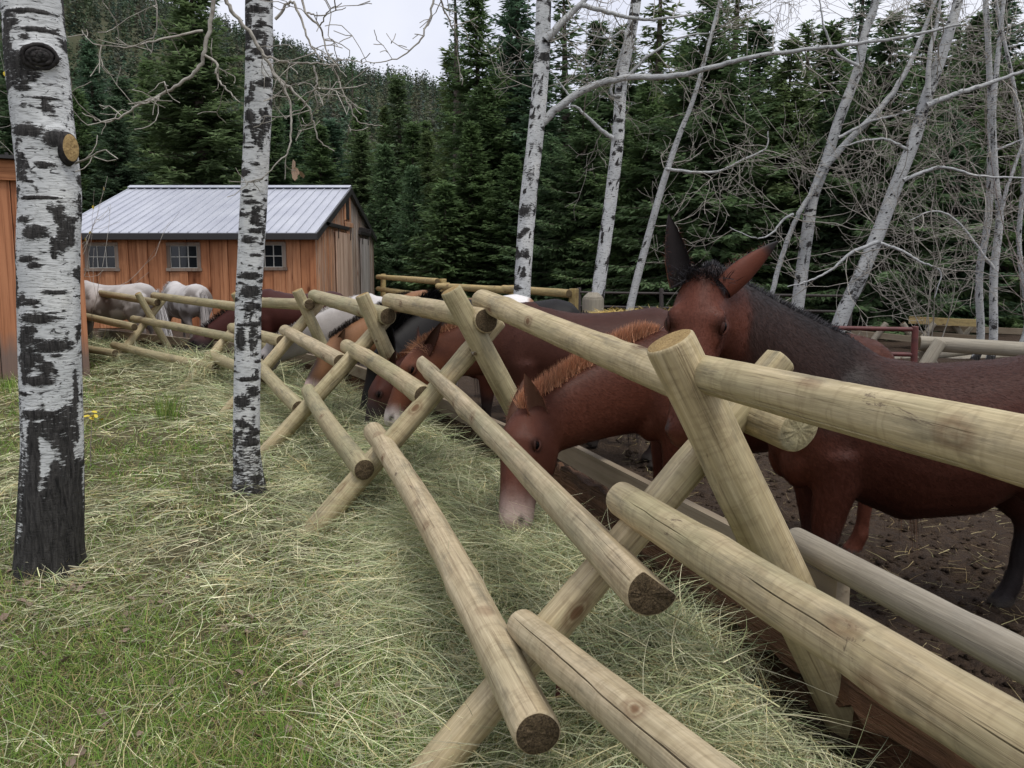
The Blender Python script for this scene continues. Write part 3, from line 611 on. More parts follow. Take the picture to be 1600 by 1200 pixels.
# ------------------------------------------------------------------ small shed at the left edge
SX, SY = -6.03, 12.45; shed = empty('shed', (SX, SY, 0), 'orange board shed behind the nearest aspen, cut off by the left edge', 'shed')
obj('wall', make_mesh('wall', box_verts(-10.4, SX - .03, SY + .03, SY + 3, 0, 2.95), BOXF, MAT_TRIM, smooth=False), shed)
x = SX; k = 0
while x > -10.3:
    w = float(rg.uniform(.2, .3)); d = float(rg.uniform(0, .012)) + (.02 if k % 2 else 0); k += 1
    board('board', x - w + .004, x - .004, SY - d, SY + .03, .02, 2.72, MAT_FIRB, shed); x -= w
y = SY + .04
for k in range(11): board('board', SX - .03, SX + .006 + .012 * (k % 2), y + .003, y + .26, .02, 2.75, MAT_FIRB, shed); y += .263
board('corner_board', SX - .05, SX + .035, SY - .05, SY - .012, .02, 2.7, MAT_FIRB, shed)
def hboard(name, x0, x1, y0, y1, z0, z1, mat, parent):
    o = board(name, 0, z1 - z0, y0, y1, 0, x1 - x0, mat, parent, .006); loc = Vector((x0, (y0 + y1) / 2, (z0 + z1) / 2)) - parent.location; o.location = loc; o.rotation_euler = (0, R(90), 0); return o
hboard('fascia', -10.5, SX + .02, SY - .09, SY - .045, 2.70, 2.97, MAT_FIR, shed)
V = box_verts(-10.6, SX + .06, SY - .2, SY + 3.2, 2.975, 3.02); V[[2, 3, 6, 7], 2] += .12; o = obj('roof', make_mesh('roof', V, BOXF, MAT_TRIM, smooth=False), shed)
for i in range(18):
    xx = SX - .05 - i * .25; V = box_verts(xx - .02, xx + .02, SY - .2, SY + 3.2, 3.018, 3.05); V[[2, 3, 6, 7], 2] += .12; obj('rib', make_mesh('rib', V, BOXF, MAT_TRIM, smooth=False), o)
shed.rotation_euler = (0, 0, R(28))
# ------------------------------------------------------------------ fences and gates at the back of the corral
def post_rail(name, label, posts, zs, rr, mat, cat='fence', group=None, sq=False):
    r_ = empty(name, (posts[0][0], posts[0][1], 0), label, cat, group)
    for i, (x, y, h) in enumerate(posts): log('post', (x, y, -.1), (x, y, h), .075, .07, r_, mat, MAT_CAPM, MAT_CAPL, sides=12, step=.2, seed=i + 5)
    for a, b in zip(posts[:-1], posts[1:]):
        d = norm(np.array([b[0] - a[0], b[1] - a[1]])); nx, ny = d[1], -d[0]
        if ny > 0: nx, ny = -nx, -ny
        for j, z in enumerate(zs): 
            o_ = .075 + rr; log('rail', (a[0] - d[0] * .1 + nx * o_, a[1] - d[1] * .1 + ny * o_, z), (b[0] + d[0] * .1 + nx * o_, b[1] + d[1] * .1 + ny * o_, z - .02), rr, rr, r_, mat, MAT_CAPM, MAT_CAPM, sides=12, step=.3, seed=j * 7 + 3)
    return r_
def gp(px, d): p_ = W(px, 430, d); return p_[0], p_[1]
p1, p2 = gp(599, 24.), gp(692, 17.5); post_rail('corral_panel', 'three yellow pine rails on posts beside the barn gable', [(*p1, 1.38), (*p2, 1.33)], (1.30, .98, .72), .062, MAT_PENRAIL)
p1, p2, p3 = gp(697, 17.2), gp(801, 15.2), gp(897, 13.2); post_rail('corral_panel', 'yellow pine corral rails meeting the white aspen trunk nearest the middle', [(*p1, 1.26), (*p2, 1.25), (*p3, 1.24)], (1.19, .95, .70), .06, MAT_PENRAIL)
p1 = gp(927, 12.6); pst = empty('gate_post', (*p1, 0), 'squat grey post with pointed top between two aspen trunks', 'post'); log('shaft', (*p1, -.1), (*p1, 1.12), .15, .15, pst, MAT_LOGW, sides=6, step=.3, wob=.01)
log('cap', (*p1, 1.12), (*p1, 1.2), .15, .07, pst, MAT_LOGW, MAT_LOGW, MAT_LOGW, sides=6, step=.3, wob=.01)
pa, pb = gp(905, 15.5), gp(1330, 13.5); wf = empty('pipe_fence', (*pa, 0), 'thin dark pipe fence behind the mule with upright ears', 'fence')
for z in (1.12, .88, .62): 
    for q in range(3): 
        a_ = np.array(pa) + (np.array(pb) - np.array(pa)) * q / 3; b_ = np.array(pa) + (np.array(pb) - np.array(pa)) * (q + 1) / 3; log('rail', (*a_, z), (*b_, z), .02, .02, wf, MAT_WIRE, MAT_WIRE, MAT_WIRE, sides=8, step=.5, wob=0)
for q in range(4): a_ = np.array(pa) + (np.array(pb) - np.array(pa)) * q / 3; log('post', (*a_, -.1), (*a_, 1.2), .035, .035, wf, MAT_WIRE, MAT_WIRE, MAT_WIRE, sides=8, step=.5, wob=0)
# red pipe gate
ga, gb = W(1296, 514, 8.6), W(1430, 511, 8.2); gate = empty('pipe_gate', (gb[0], gb[1], 0), 'red oxide pipe gate standing beyond the withers of the near mule', 'gate')
zt = (ga[2] + gb[2]) / 2
for z in (zt, zt - .235, zt - .45, zt - .66): log('bar', (ga[0] - .6, ga[1], z), (gb[0], gb[1], z), .022, .022, gate, MAT_REDPIPE, MAT_REDPIPE, MAT_REDPIPE, sides=12, step=.5, wob=0)
for px_ in (ga - np.array([.6, 0, 0]), gb): log('upright', (px_[0], px_[1], zt - .95), (px_[0], px_[1], zt + .03), .03, .03, gate, MAT_REDPIPE, MAT_REDPIPE, MAT_REDPIPE, sides=12, step=.5, wob=0)
# weathered buck fence behind the gate
bf = empty('weathered_fence', (4.2, 8.6, 0), 'grey weathered log fence right of the red pipe gate', 'fence')
a_, b_ = W(1436, 536, 8.6), W(1700, 553, 8.3); log('rail', a_, b_, .072, .075, bf, MAT_LOGW, sides=16, seed=1)
a_, b_ = W(1450, 580, 8.5), W(1700, 568, 8.2); log('rail', a_ - np.array([0, 0, .06]), b_ - np.array([0, 0, .1]), .06, .06, bf, MAT_LOGW, sides=16, seed=2)
t_ = W(1470, 533, 8.45); log('leg', np.array([t_[0] - .55, t_[1] - .1, -.05]), t_, .068, .062, bf, MAT_LOGW, MAT_CAPM, MAT_CAPM, sides=14, seed=3)
t_ = W(1441, 545, 8.7); log('leg', np.array([t_[0] + .5, t_[1], -.05]), t_, .068, .062, bf, MAT_LOGW, MAT_CAPM, MAT_CAPM, sides=14, seed=4)
# stack of sawn timber and a second buck fence farther back
tb = empty('timber_rack', (7.8, 17.5, 0), 'far rack of pale planks on crossed legs behind the weathered fence', 'fence')
for (x0, y0, x1, y1, hh) in ((1420, 500, 1530, 505, .06), (1425, 520, 1530, 529, .05), (1330, 520, 1440, 531, .05), (1450, 512, 1600, 518, .05)):
    plank('plank', W(x0, y0, 17.), W(x1, y1, 16.6), .12, hh * 2.2, MAT_PENRAIL if hh > .055 else MAT_PLANK, tb, seed=x0)
for px_, s_ in ((1385, 1), (1410, -1), (1460, 1), (1490, -1), (1522, 1)):
    t_ = W(px_, 505, 16.8); log('leg', (t_[0] - s_ * .4, t_[1], -.05), t_, .06, .055, tb, MAT_LOGW, sides=10, step=.3, seed=px_)
for k, (px_, py_) in enumerate(((1455, 548), (1500, 556), (1545, 552))):
    t_ = W(px_, py_, 15.0); log('fallen_log', t_ - np.array([.9, .3, .15]), t_ + np.array([.9, .2, .0]), .08, .07, tb, MAT_LOGW, sides=10, step=.3, seed=k + 60)
# ------------------------------------------------------------------ conifers
def trunk_mesh(name, h, r, mat, sides=8):
    P = np.array([[0, 0, z] for z in np.linspace(-.3, h * .97, 10)]); P[:, :2] += rng.normal(0, .012 * h / 20, (10, 2)); V, F = tube(P, np.linspace(r, r * .08, 10), sides); return make_mesh(name, V, F, mat)
def conifer_proto(seed, h, rw, dens=1., droop=.25, low=.05, irr=.25, lift=.2, spray=1.):
    rg = np.random.default_rng(seed); Vs = []; z = low * h; az = 0.; stubs = Geo()
    while z < h * .985:
        f = z / h; Lm = rw * (1 - f) ** .8 * (1.0 if f > .12 else .75 + 2. * f); nb = max(3, int(rg.integers(4, 8) * dens))
        for b in range(nb):
            az += 2.399 + rg.normal(0, .35); L = max(.25, Lm * (1 + rg.normal(0, irr))); zz = z + rg.uniform(-.2, .2)
            el = R(-12 - 30 * droop) + f * R(50) + rg.normal(0, .1); k = max(3, int(L / .15)); t = (np.arange(k) + .6) / k
            hd = np.array([math.cos(az), math.sin(az), 0.]); sd = np.array([-hd[1], hd[0], 0.])
            curve = math.sin(el) * t - droop * .5 * t * (1 - t) * 1.5 + lift * .35 * t ** 2
            ax = hd * (L * t * math.cos(el))[:, None] + np.array([0, 0, 1.]) * (L * curve)[:, None] + np.array([0, 0, zz])
            if L > .8: V_, F_ = tube(np.vstack([[0, 0, zz], ax]), np.linspace(.025 + .008 * L, .006, k + 1), 3); stubs.add(V_, F_)
            tang = norm(np.gradient(np.vstack([[0, 0, zz], ax]), axis=0)[1:]); out = []
            rep = 3 if L > 1. else 2
            for s in (-1, 1):
                for q in range(rep):
                    sl = spray * (.16 + .34 * (1 - t) * min(1, L / 2.2) + .08) * rg.uniform(.7, 1.35, k)
                    d = norm(tang * rg.uniform(.4, 1., (k, 1)) + sd * s * rg.uniform(.35, 1.0, (k, 1)) + np.array([0, 0, 1.]) * rg.uniform(-.75, .1, (k, 1)))
                    out.append((ax + rg.normal(0, .05, (k, 3)) - tang * rg.uniform(0, .1, (k, 1)), d, sl))
            d = norm(tang * .4 + np.array([0, 0, -1.]) * rg.uniform(.3, 1, (k, 1)) + rg.normal(0, .3, (k, 3))); out.append((ax, d, spray * rg.uniform(.12, .3, k)))
            d = norm(tang[-1:] + rg.normal(0, .25, (3, 3))); out.append((np.repeat(ax[-1:], 3, 0), d, spray * rg.uniform(.15, .35, 3)))
            p = np.vstack([o[0] for o in out]); d = np.vstack([o[1] for o in out]); l = np.concatenate([o[2] for o in out])
            keep = np.hypot(p[:, 0], p[:, 1]) > .12 * L * rg.random(len(p)); p, d, l = p[keep], d[keep], l[keep]
            w = norm(np.cross(d, np.array([0, 0, 1.]) + rg.normal(0, .5, d.shape))) * (l * .17)[:, None]
            q = p + d * (l * .45)[:, None]; dr = np.zeros_like(p); dr[:, 2] = -l * .06
            Vs.append(np.stack([p, q + w + dr, p + d * l[:, None] + 2 * dr, q - w + dr], 1).reshape(-1, 3))
        z += .30 * (1.15 - .45 * f) / max(.6, dens)
    nt = 60; tp = np.zeros((nt, 3)); tp[:, 2] = h * rg.uniform(.93, 1.0, nt); d = norm(np.stack([rg.normal(0, .5, nt), rg.normal(0, .5, nt), rg.uniform(.2, 1, nt)], 1)); l = rg.uniform(.12, .3, nt); w = norm(np.cross(d, rg.normal(0, 1, (nt, 3)))) * (l * .17)[:, None]; q = tp + d * (l * .45)[:, None]
    Vs.append(np.stack([tp, q + w, tp + d * l[:, None], q - w], 1).reshape(-1, 3))
    V = np.vstack(Vs); F = np.arange(len(V)).reshape(-1, 4)
    tm = trunk_mesh('trunk', h, .0125 * h + .03, MAT_CTRUNK)
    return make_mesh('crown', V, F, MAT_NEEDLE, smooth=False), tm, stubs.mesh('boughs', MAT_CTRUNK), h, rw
PROTO = {'spruce': conifer_proto(1, 20, 2.5, 1.15, .35, .03), 'fir': conifer_proto(2, 22, 2.1, 1., .15, .06, .3), 'slim': conifer_proto(3, 18, 1.5, 1., .3, .04, .3),
         'sparse': conifer_proto(4, 22, 2.0, .62, .25, .16, .45), 'young': conifer_proto(5, 8, 1.7, 1.15, .2, .02, .2, .3), 'snag': conifer_proto(6, 19, .55, .5, .2, .25, .6, .2, .6), 'bough': conifer_proto(8, 16, 3.3, 1.1, .45, .02, .28)}
def conifer(kind, x, y, h, width=None, rot=None, label=None, group=None, z=0.):
    cm, tm, sm, H, RW = PROTO[kind]; o = empty('conifer_tree', (x, y, z), label, 'tree', group); s = h / H; sw = s if width is None else width / 2 / RW
    o.scale = (sw, sw, s); o.rotation_euler = (R(float(rng.normal(0, 1.2))), R(float(rng.normal(0, 1.2))), rng.uniform(0, 6.28) if rot is None else rot)
    for nm, me in (('trunk', tm), ('crown', cm), ('boughs', sm)): c = bpy.data.objects.new(nm, me); link(c); c.parent = o
    return o
def con_px(kind, px, top, d, wpx=None, label=None, group=None):
    wpx = wpx * 1.32 if wpx and kind != 'snag' else wpx
    p = W(px, top, d); zb = 0.; return conifer(kind, p[0], d, p[2] - zb, None if wpx is None else wpx * d / FPX, None, label, group, zb)
NAMED = [('spruce', 310, -70, 34, 215, 'broad dark spruce rising straight behind the barn roof, between the two aspen trunks'), ('young', 606, 228, 33.5, 105, 'light green conifer with pointed top just right of the barn gable'),
         ('young', 648, 262, 31.5, 90, 'shorter light green conifer right of the barn, second from the gable'), ('young', 694, 288, 26., 130, 'bluish young spruce behind the left end of the yellow corral rails'),
         ('snag', 716, -40, 31, 60, 'tall thin dead conifer against the sky left of the middle aspen'), ('spruce', 757, -30, 29.5, 150, 'tall full spruce just left of the middle aspen trunk'),
         ('slim', 632, 118, 47, 90, 'narrow conifer with its tip against the pale sky, centre left'), ('spruce', 150, 62, 46, 120, 'green conifer behind the nearest aspen and the shed roof'),
         ('snag', 553, 88, 60, 34, 'thin pale conifer spire standing above the hill line'), ('bough', 1120, -30, 20.5, 260, 'wide spruce with sweeping boughs behind the ears of the near mule'),
         ('bough', 1400, 20, 20., 250, 'wide spruce with sweeping boughs behind the leaning aspens at right')]
for k_, px, top, d, wpx, lab in NAMED: con_px(k_, px, top, d, wpx, lab)
GL, GRT = 'conifers behind the barn', 'conifers crowding behind the right-hand aspens'
for k_, px, top, d, wpx in [('fir', 10, 20, 40, 150), ('fir', 75, 60, 44, 120), ('slim', 190, 120, 41, 100), ('fir', 232, 96, 43, 110), ('spruce', 172, 150, 37, 120), ('fir', 392, 110, 42, 110), ('slim', 446, 165, 40, 90),
                            ('spruce', 476, 150, 46, 100), ('slim', 520, 185, 43, 90), ('fir', 556, 165, 46, 90), ('spruce', 600, 168, 48, 80), ('fir', 668, 190, 46, 80), ('slim', 700, 150, 40, 80),
                            ('spruce', 420, 175, 36, 110), ('fir', 500, 195, 37.5, 110), ('spruce', 555, 205, 38, 110), ('slim', 260, 160, 36.5, 110), ('spruce', 120, 140, 38, 110), ('slim', 645, 190, 40, 90), ('spruce', 672, 205, 37, 95)]:
    con_px(k_, px, top, d, wpx, 'dark green conifer in the row behind the barn', GL)
for k_, px, top, d, wpx in [('slim', 722, 75, 32, 100), ('sparse', 790, -60, 33, 140), ('fir', 820, -90, 31, 140), ('spruce', 735, 190, 27, 130), ('spruce', 795, 240, 26, 130), ('slim', 850, 60, 29, 120), ('sparse', 890, -40, 30, 150), ('fir', 930, 35, 33, 150), ('bough', 905, 150, 24, 180),
                            ('spruce', 975, 40, 27, 180), ('bough', 1010, 120, 22.5, 200), ('sparse', 1030, -80, 30, 150), ('fir', 1075, 70, 31, 150), ('sparse', 1140, -90, 33, 150), ('fir', 1185, 35, 28, 180), ('bough', 1230, 60, 22, 210), ('sparse', 1260, 35, 31, 160),
                            ('spruce', 1290, 35, 26, 190), ('sparse', 1340, -40, 30, 160), ('bough', 1320, 150, 21, 190), ('fir', 1460, -40, 29, 170), ('sparse', 1500, 35, 32, 160), ('spruce', 1530, 20, 25, 180), ('bough', 1590, 90, 22, 220),
                            ('fir', 1580, -40, 29, 170), ('sparse', 1640, -40, 31, 170), ('spruce', 1680, -60, 26, 200), ('bough', 860, 210, 25, 150), ('bough', 1480, 170, 21.5, 190), ('fir', 1740, -90, 30, 170)]:
    con_px(k_, px, top, d, wpx, 'dark conifer in the dense stand behind the right-hand aspens', GRT)
for q in range(64):     # second and third ranks
    px = rng.uniform(-120, 560) if q < 14 else rng.uniform(720, 1760); d = rng.uniform(38, 62); t_ = rng.uniform(60, 230) if px < 720 else rng.uniform(60, 230)
    if px < 715: t_ = rng.uniform(215, 270)
    con_px(['fir', 'slim', 'spruce', 'sparse'][q % 4], px, t_, d, rng.uniform(70, 120), 'dark green conifer deep in the forest far behind the barn' if px < 715 else 'dark conifer deep in the forest behind the right-hand aspens', 'conifers deep in the forest left of the middle aspen' if px < 715 else 'conifers deep in the forest right of the middle aspen')
# the wooded hillside, far enough to read as one mass
NT = 8200; ns = 34; hy = 180 + 540 * rng.random(NT) ** .75; hx = -.16 * hy + rng.uniform(-.62, .42, NT) * hy; hh = rng.uniform(8, 15, NT) * (.7 + .6 * fbm(np.stack([hx, hy], -1) * .012, 3, 6)); hr = hh * rng.uniform(.15, .22, NT); hz = hill_z(hx, hy)
f = np.clip(np.tile((np.arange(ns) / ns)[None], (NT, 1)) + rng.normal(0, .05, (NT, ns)), 0, 1) * .93 + .05; az = rng.uniform(0, 6.28, (NT, ns)); rad = hr[:, None] * (1 - f) ** .85 * rng.uniform(.5, 1.0, (NT, ns))
d = norm(np.stack([np.cos(az), np.sin(az), rng.uniform(-.9, .0, (NT, ns)) + np.where(f > .9, 1.9, 0)], -1)); l = rad + hh[:, None] * .07; base = np.stack([np.broadcast_to(hx[:, None], az.shape), np.broadcast_to(hy[:, None], az.shape), hz[:, None] + f * hh[:, None]], -1); w = norm(np.cross(d, rng.normal(0, .4, d.shape) + np.array([0, 0, 1.]))) * (l * .42)[..., None]
V = np.stack([base, base + d * l[..., None] * .8 + w, base + d * l[..., None] - w], 2).reshape(-1, 3)
hue = np.stack([rng.uniform(.06, .10, NT), rng.uniform(.085, .12, NT), rng.uniform(.055, .075, NT)], -1) * (.6 + .8 * fbm(np.stack([hx, hy], -1) * .006, 3, 2))[:, None]
cols = np.repeat(hue, ns * 3, 0) * np.repeat(rng.uniform(.75, 1.3, (NT * ns, 1)), 3, 0)
ff = obj('hillside_forest', make_mesh('hillside_forest', V, np.arange(len(V)).reshape(-1, 3), MAT_STRAND, smooth=False, colors=cols)); tag(ff, 'conifer forest covering the far hillside', 'forest', kind='stuff')

# ------------------------------------------------------------------ aspens
def trunk(name, P, rad, parent, sides=20, per=10, scars=(), foot=.6, spots=0, lump=.02, seed=0, darkfn=None, blot=.0, mat=None):
    C = catmull(np.asarray(P, float), per); n = len(C); tt = np.linspace(0, len(P) - 1, n); rr = np.interp(tt, np.arange(len(P)), rad)
    V, F = tube(C, rr, sides); V = V.reshape(n, sides, 3); ctr = C[:, None]; dirs = (V - ctr) / rr[:, None, None]
    Q = np.concatenate([dirs * .9, np.broadcast_to(C[:, None, 2:3] * 2.2, V.shape[:2] + (1,))], -1)[..., [0, 1, 3]] + seed * 7.3
    V = ctr + (V - ctr) * (1 + lump * 2 * (fbm(Q * 1.5, 3, seed) - .5) + lump * .6 * (fbm(Q * 6, 2, seed + 3) - .5))[..., None]
    z0 = C[0, 2]; zz = V[..., 2] - z0; Qn = Q * np.array([2.2, 2.2, 1.5])
    dark = .95 * (1 - sstep(foot * .25, foot, zz + foot * .9 * (fbm(Qn, 3, seed + 9) - .5)))
    if darkfn is not None: dark = np.maximum(dark, darkfn(zz, fbm(Qn * 1.3, 3, seed + 21)))
    if blot: dark = np.maximum(dark, blot * sstep(.50, .66, fbm(Q * np.array([1.1, 1.1, 3.0]) + 3.3, 4, seed + 77)))
    rg = np.random.default_rng(seed + 50); sc = [(np.asarray(a, float), b, c, e) for a, b, c, e in scars]
    for q in range(spots):
        i = rg.integers(3, n - 3); j = rg.integers(0, sides); s_ = rg.uniform(.15, 1.) ** 2. * rr[i]; sc.append((V[i, j].copy(), s_ * rg.uniform(.5, 1.3), s_ * rg.uniform(.12, .4), 0.))
    for p, sw, sh, bulge in sc:
        dd = V - p; hd = np.hypot(dd[..., 0], dd[..., 1]) / sw; vd = dd[..., 2] / sh; g = np.exp(-(hd ** 2 + vd ** 2)); dark = np.maximum(dark, (1.15 if bulge else .86) * g ** .7 * (g > .03))
        if bulge: V = V + dirs * (bulge * np.exp(-(hd ** 2 + vd ** 2) * .8))[..., None]
    if foot > .2:   # root flare
        fl = np.exp(-np.clip(zz, 0, 9) / (foot * .22)) * (.28 + .22 * np.sin(np.arctan2(dirs[..., 1], dirs[..., 0]) * 4 + seed)); V = V + dirs * (fl * rr[0])[..., None]
    return obj(name, make_mesh(name, V.reshape(-1, 3), F, mat or MAT_BARK, attrs={'dark': dark.ravel()}), parent)
def limb(name, P, r0, r1, parent, sides=8, per=6, bark=True, seed=0, wig=.0):
    C = catmull(np.asarray(P, float), per)
    if wig: C[1:-1] += np.random.default_rng(seed).normal(0, wig, C[1:-1].shape)
    V, F = tube(C, np.linspace(r0, r1, len(C)) * (1 + .02 * np.sin(np.arange(len(C)) * 2.1)), sides); o = obj(name, make_mesh(name, V, F, MAT_BARKG if bark else MAT_TWIG, attrs={'dark': np.clip(.25 * (np.random.default_rng(seed).random(len(V)) - .3), 0, 1)}), parent); return o, C
def grow(geo, p, d, L, r, lev, rg, up=.25, kink=.16, sides=4, kids=(3, 6), floor=None):
    n = max(4, int(4 + L * 4)) if lev else 4; n = min(n, 9); P = [p]; d = norm(d); st = L / (n - 1)
    for k in range(n - 1):
        d = norm(d + rg.normal(0, kink, 3) + np.array([0, 0, up * .22])); p = p + d * st; P.append(p)
    P = np.array(P); V, F = tube(P, np.linspace(r, max(r * .3, .0028), n), sides if lev else 3); geo.add(V, F)
    if lev > 0:
        T = norm(np.gradient(P, axis=0))
        for q in range(int(rg.integers(*kids))):
            i = int(rg.integers(1, n)); ax = norm(rg.normal(0, 1, 3)); s = norm(np.cross(T[i], ax)); ang = rg.uniform(.5, 1.1)
            grow(geo, P[i], T[i] * math.cos(ang) + s * math.sin(ang), L * rg.uniform(.35, .65), max(r * (1 - .6 * i / n) * .55, .003), lev - 1, rg, up, kink * 1.15, sides, kids, floor)
def twigs_on(parent, curves, seed, per_m=1.6, L=(.5, 1.5), lev=2, r=.012, up=.25, start=.1, mat=None, kids=(3, 6), side=None, skip=0., kink=.16):
    rg = np.random.default_rng(seed); g = Geo()
    for C in curves:
        seg = np.linalg.norm(np.diff(C, axis=0), axis=1).sum(); T = norm(np.gradient(C, axis=0))
        for q in range(int(seg * per_m) + 1):
            i = int(rg.integers(int(len(C) * start), len(C))); a = rg.normal(0, 1, 3)
            if side is not None: a = a * .6 + np.asarray(side)
            s = norm(a - T[i] * np.dot(a, T[i])); d = norm(T[i] * rg.uniform(-.1, .6) + s)
            grow(g, C[i], d, rg.uniform(*L), r * rg.uniform(.6, 1.2), lev, rg, up, kink, 4, kids)
    o = obj('twigs', g.mesh('twigs', mat or MAT_TWIG), parent); o['kind'] = 'stuff'; return o
WP = lambda pts, d: np.array([W(a, b, d if len(q) == 0 else q[0]) for a, b, *q in pts])
# nearest aspen
D1 = 4.36; b0 = G(78, 893); a1 = empty('aspen_tree', (b0[0], b0[1], 0), 'thick foreground aspen with a black eye scar and a sawn branch stub, at left', 'tree')
P = np.vstack([[b0[0], b0[1], -.12], WP([(78, 850), (82, 700), (78, 560), (76, 400), (78, 300), (68, 200), (58, 100), (50, 0), (42, -120), (30, -420)], D1)])
rad = [.178, .158, .142, .141, .141, .141, .138, .136, .134, .13, .11]
def face(px, py, r=.14, d=D1): q = W(px, py, d); v = norm(_cam - q); v[2] = 0; return q + norm(v) * r * .95
S = []
for px, py, sw, sh, bu in [(62, 98, .075, .045, .035), (66, 96, .04, .03, .02), (100, 110, .05, .02, 0), (45, 28, .14, .012, 0), (62, 56, .12, .013, 0), (22, 44, .04, .03, 0), (40, 70, .03, .02, 0), (38, 145, .05, .02, 0), (75, 160, .09, .009, 0), (40, 172, .025, .02, 0), (85, 186, .05, .008, 0),
                           (42, 210, .10, .035, 0), (95, 222, .075, .05, .03), (70, 262, .05, .02, 0), (108, 250, .04, .06, .01), (60, 312, .12, .011, 0), (55, 365, .07, .045, 0), (38, 345, .05, .02, 0), (105, 325, .05, .02, 0), (108, 388, .05, .015, 0), (55, 415, .04, .02, 0), (45, 405, .06, .02, 0),
                           (90, 456, .09, .012, 0), (58, 495, .11, .035, .0), (112, 485, .06, .016, 0), (50, 470, .05, .02, 0), (45, 530, .09, .02, 0), (88, 552, .05, .012, 0), (106, 567, .03, .018, 0), (60, 590, .09, .03, 0), (45, 560, .05, .04, 0), (55, 640, .10, .03, 0), (112, 640, .09, .045, 0), (100, 665, .12, .035, 0), (120, 610, .05, .03, 0)]:
    S.append((face(px, py, np.interp(py, [0, 900], [.14, .165])), sw, sh, bu))
def dk1(zz, nz): return .60 * (1 - sstep(.30, 1.15, zz + 1.7 * (nz - .5))) + .30 * (1 - sstep(1.2, 2.6, zz))
trunk('trunk', P, rad, a1, 128, 60, S, .36, 70, .03, 4, dk1, .66)
# sawn stub with its collar and knot eye
q = W(107, 232, D1 - .07); sdir = norm(np.array([.80, -.55, .06])); MAT_BBARK = simple('black_bark', (.018, .017, .017), .9, .1, 0., 60., (.055, .05, .048)); o = log('sawn_stub', q - sdir * .09, q + sdir * .022, .062, .044, a1, MAT_BBARK, MAT_CAPL, MAT_CAPL, sides=24, seed=3); o.scale = (1, 1.55, 1)
q = face(62, 98, .145); nrm = norm(_cam - q); th = np.linspace(0, 2 * math.pi, 25)
g = Geo(); xa = norm(np.cross(nrm, [0, 0, 1.])); za = np.cross(xa, nrm)
for r_, off, rr_ in ((.062, .010, .011), (.042, .020, .010), (.020, .026, .012)):
    C_ = q + nrm * off + np.outer(np.cos(th), xa) * r_ * 1.15 + np.outer(np.sin(th), za) * r_ * .8 + rng.normal(0, .0015, (25, 3)); V, F = tube(C_, rr_, 7); g.add(V, F)
o = obj('eye_scar', g.mesh('eye_scar', MAT_BBARK), a1)
tw = Geo(); grow(tw, W(118, 255, D1), np.array([.6, -.1, .1]), .25, .006, 1, np.random.default_rng(3)); o = obj('twigs', tw.mesh('twigs', MAT_TWIG), a1); o['kind'] = 'stuff'
# second aspen, with the low dangling branches
D2 = 5.98; b0 = G(390, 770); a2 = empty('aspen_tree', (b0[0], b0[1], 0), 'slimmer foreground aspen with bare hanging branches, second trunk from the left', 'tree')
P = np.vstack([[b0[0], b0[1], -.1], WP([(388, 740), (385, 690), (387, 560), (388, 480), (392, 400), (397, 300), (402, 200), (405, 100), (405, 0), (408, -150), (415, -420)], D2)])
S = []
for px, py, sw, sh in [(392, 455, .09, .05), (398, 478, .09, .025), (402, 540, .04, .10), (375, 530, .05, .08), (388, 590, .10, .018), (378, 625, .07, .05), (398, 610, .06, .05), (380, 660, .06, .03), (400, 650, .03, .06), (392, 690, .10, .025), (400, 345, .05, .03), (388, 375, .06, .03), (402, 200, .10, .02), (390, 185, .05, .05), (400, 20, .09, .03), (395, 60, .10, .04), (410, 85, .09, .03), (418, 60, .03, .03), (385, 300, .04, .012)]: S.append((face(px, py, .085, D2), sw, sh, 0.))
trunk('trunk', P, [.135, .10, .09, .087, .086, .086, .087, .087, .087, .086, .08, .07], a2, 64, 36, S, .28, 330, .03, 9, lambda zz, nz: .5 * (1 - sstep(.3, 1.2, zz + .6 * (nz - .5))), .62)
Z2 = lambda pts: WP(pts, 5.7)
HANG = [(Z2([(406, -90), (365, -95), (338, -20), (324, 60), (312, 105), (285, 128), (250, 150), (220, 162), (190, 182), (160, 190), (128, 176)]), .021, .004), (Z2([(250, 150), (248, 170), (242, 180)]), .008, .004), (Z2([(318, 85), (340, 100), (341, 122), (360, 145), (378, 162)]), .012, .004), (Z2([(316, 48), (270, 68), (235, 90), (195, 95)]), .011, .003),
        (Z2([(345, -30), (355, 8), (385, 45), (405, 80), (425, 112), (455, 140), (475, 165), (478, 185), (490, 215), (510, 228)]), .017, .004), (Z2([(425, 112), (450, 145), (460, 190), (458, 235), (445, 255), (420, 283)]), .011, .004), (Z2([(410, 85), (450, 100), (490, 103), (520, 108), (545, 110)]), .011, .003),
        (Z2([(490, 103), (497, 125), (495, 140), (470, 160)]), .009, .003), (Z2([(520, 100), (530, 130), (545, 165), (562, 190), (596, 195)]), .008, .003), (Z2([(430, 30), (455, 5), (470, 25), (485, 65), (500, 90), (522, 108)]), .012, .004), (Z2([(465, -40), (480, 20), (505, 50), (515, 85), (535, 112), (550, 130)]), .011, .003),
        (Z2([(480, 20), (510, 35), (555, 35)]), .007, .003), (Z2([(500, 40), (520, 25), (545, 22)]), .006, .003), (Z2([(406, -160), (520, -190), (640, -120), (682, -40), (676, 20), (660, 68), (625, 98), (570, 108)]), .016, .003), (Z2([(675, -50), (690, 2), (708, 40), (710, 72)]), .010, .003),
        (Z2([(406, -120), (380, -140), (245, -60), (236, 30), (222, 78)]), .010, .003), (Z2([(475, 165), (500, 150), (525, 155)]), .007, .003)]
curves = []
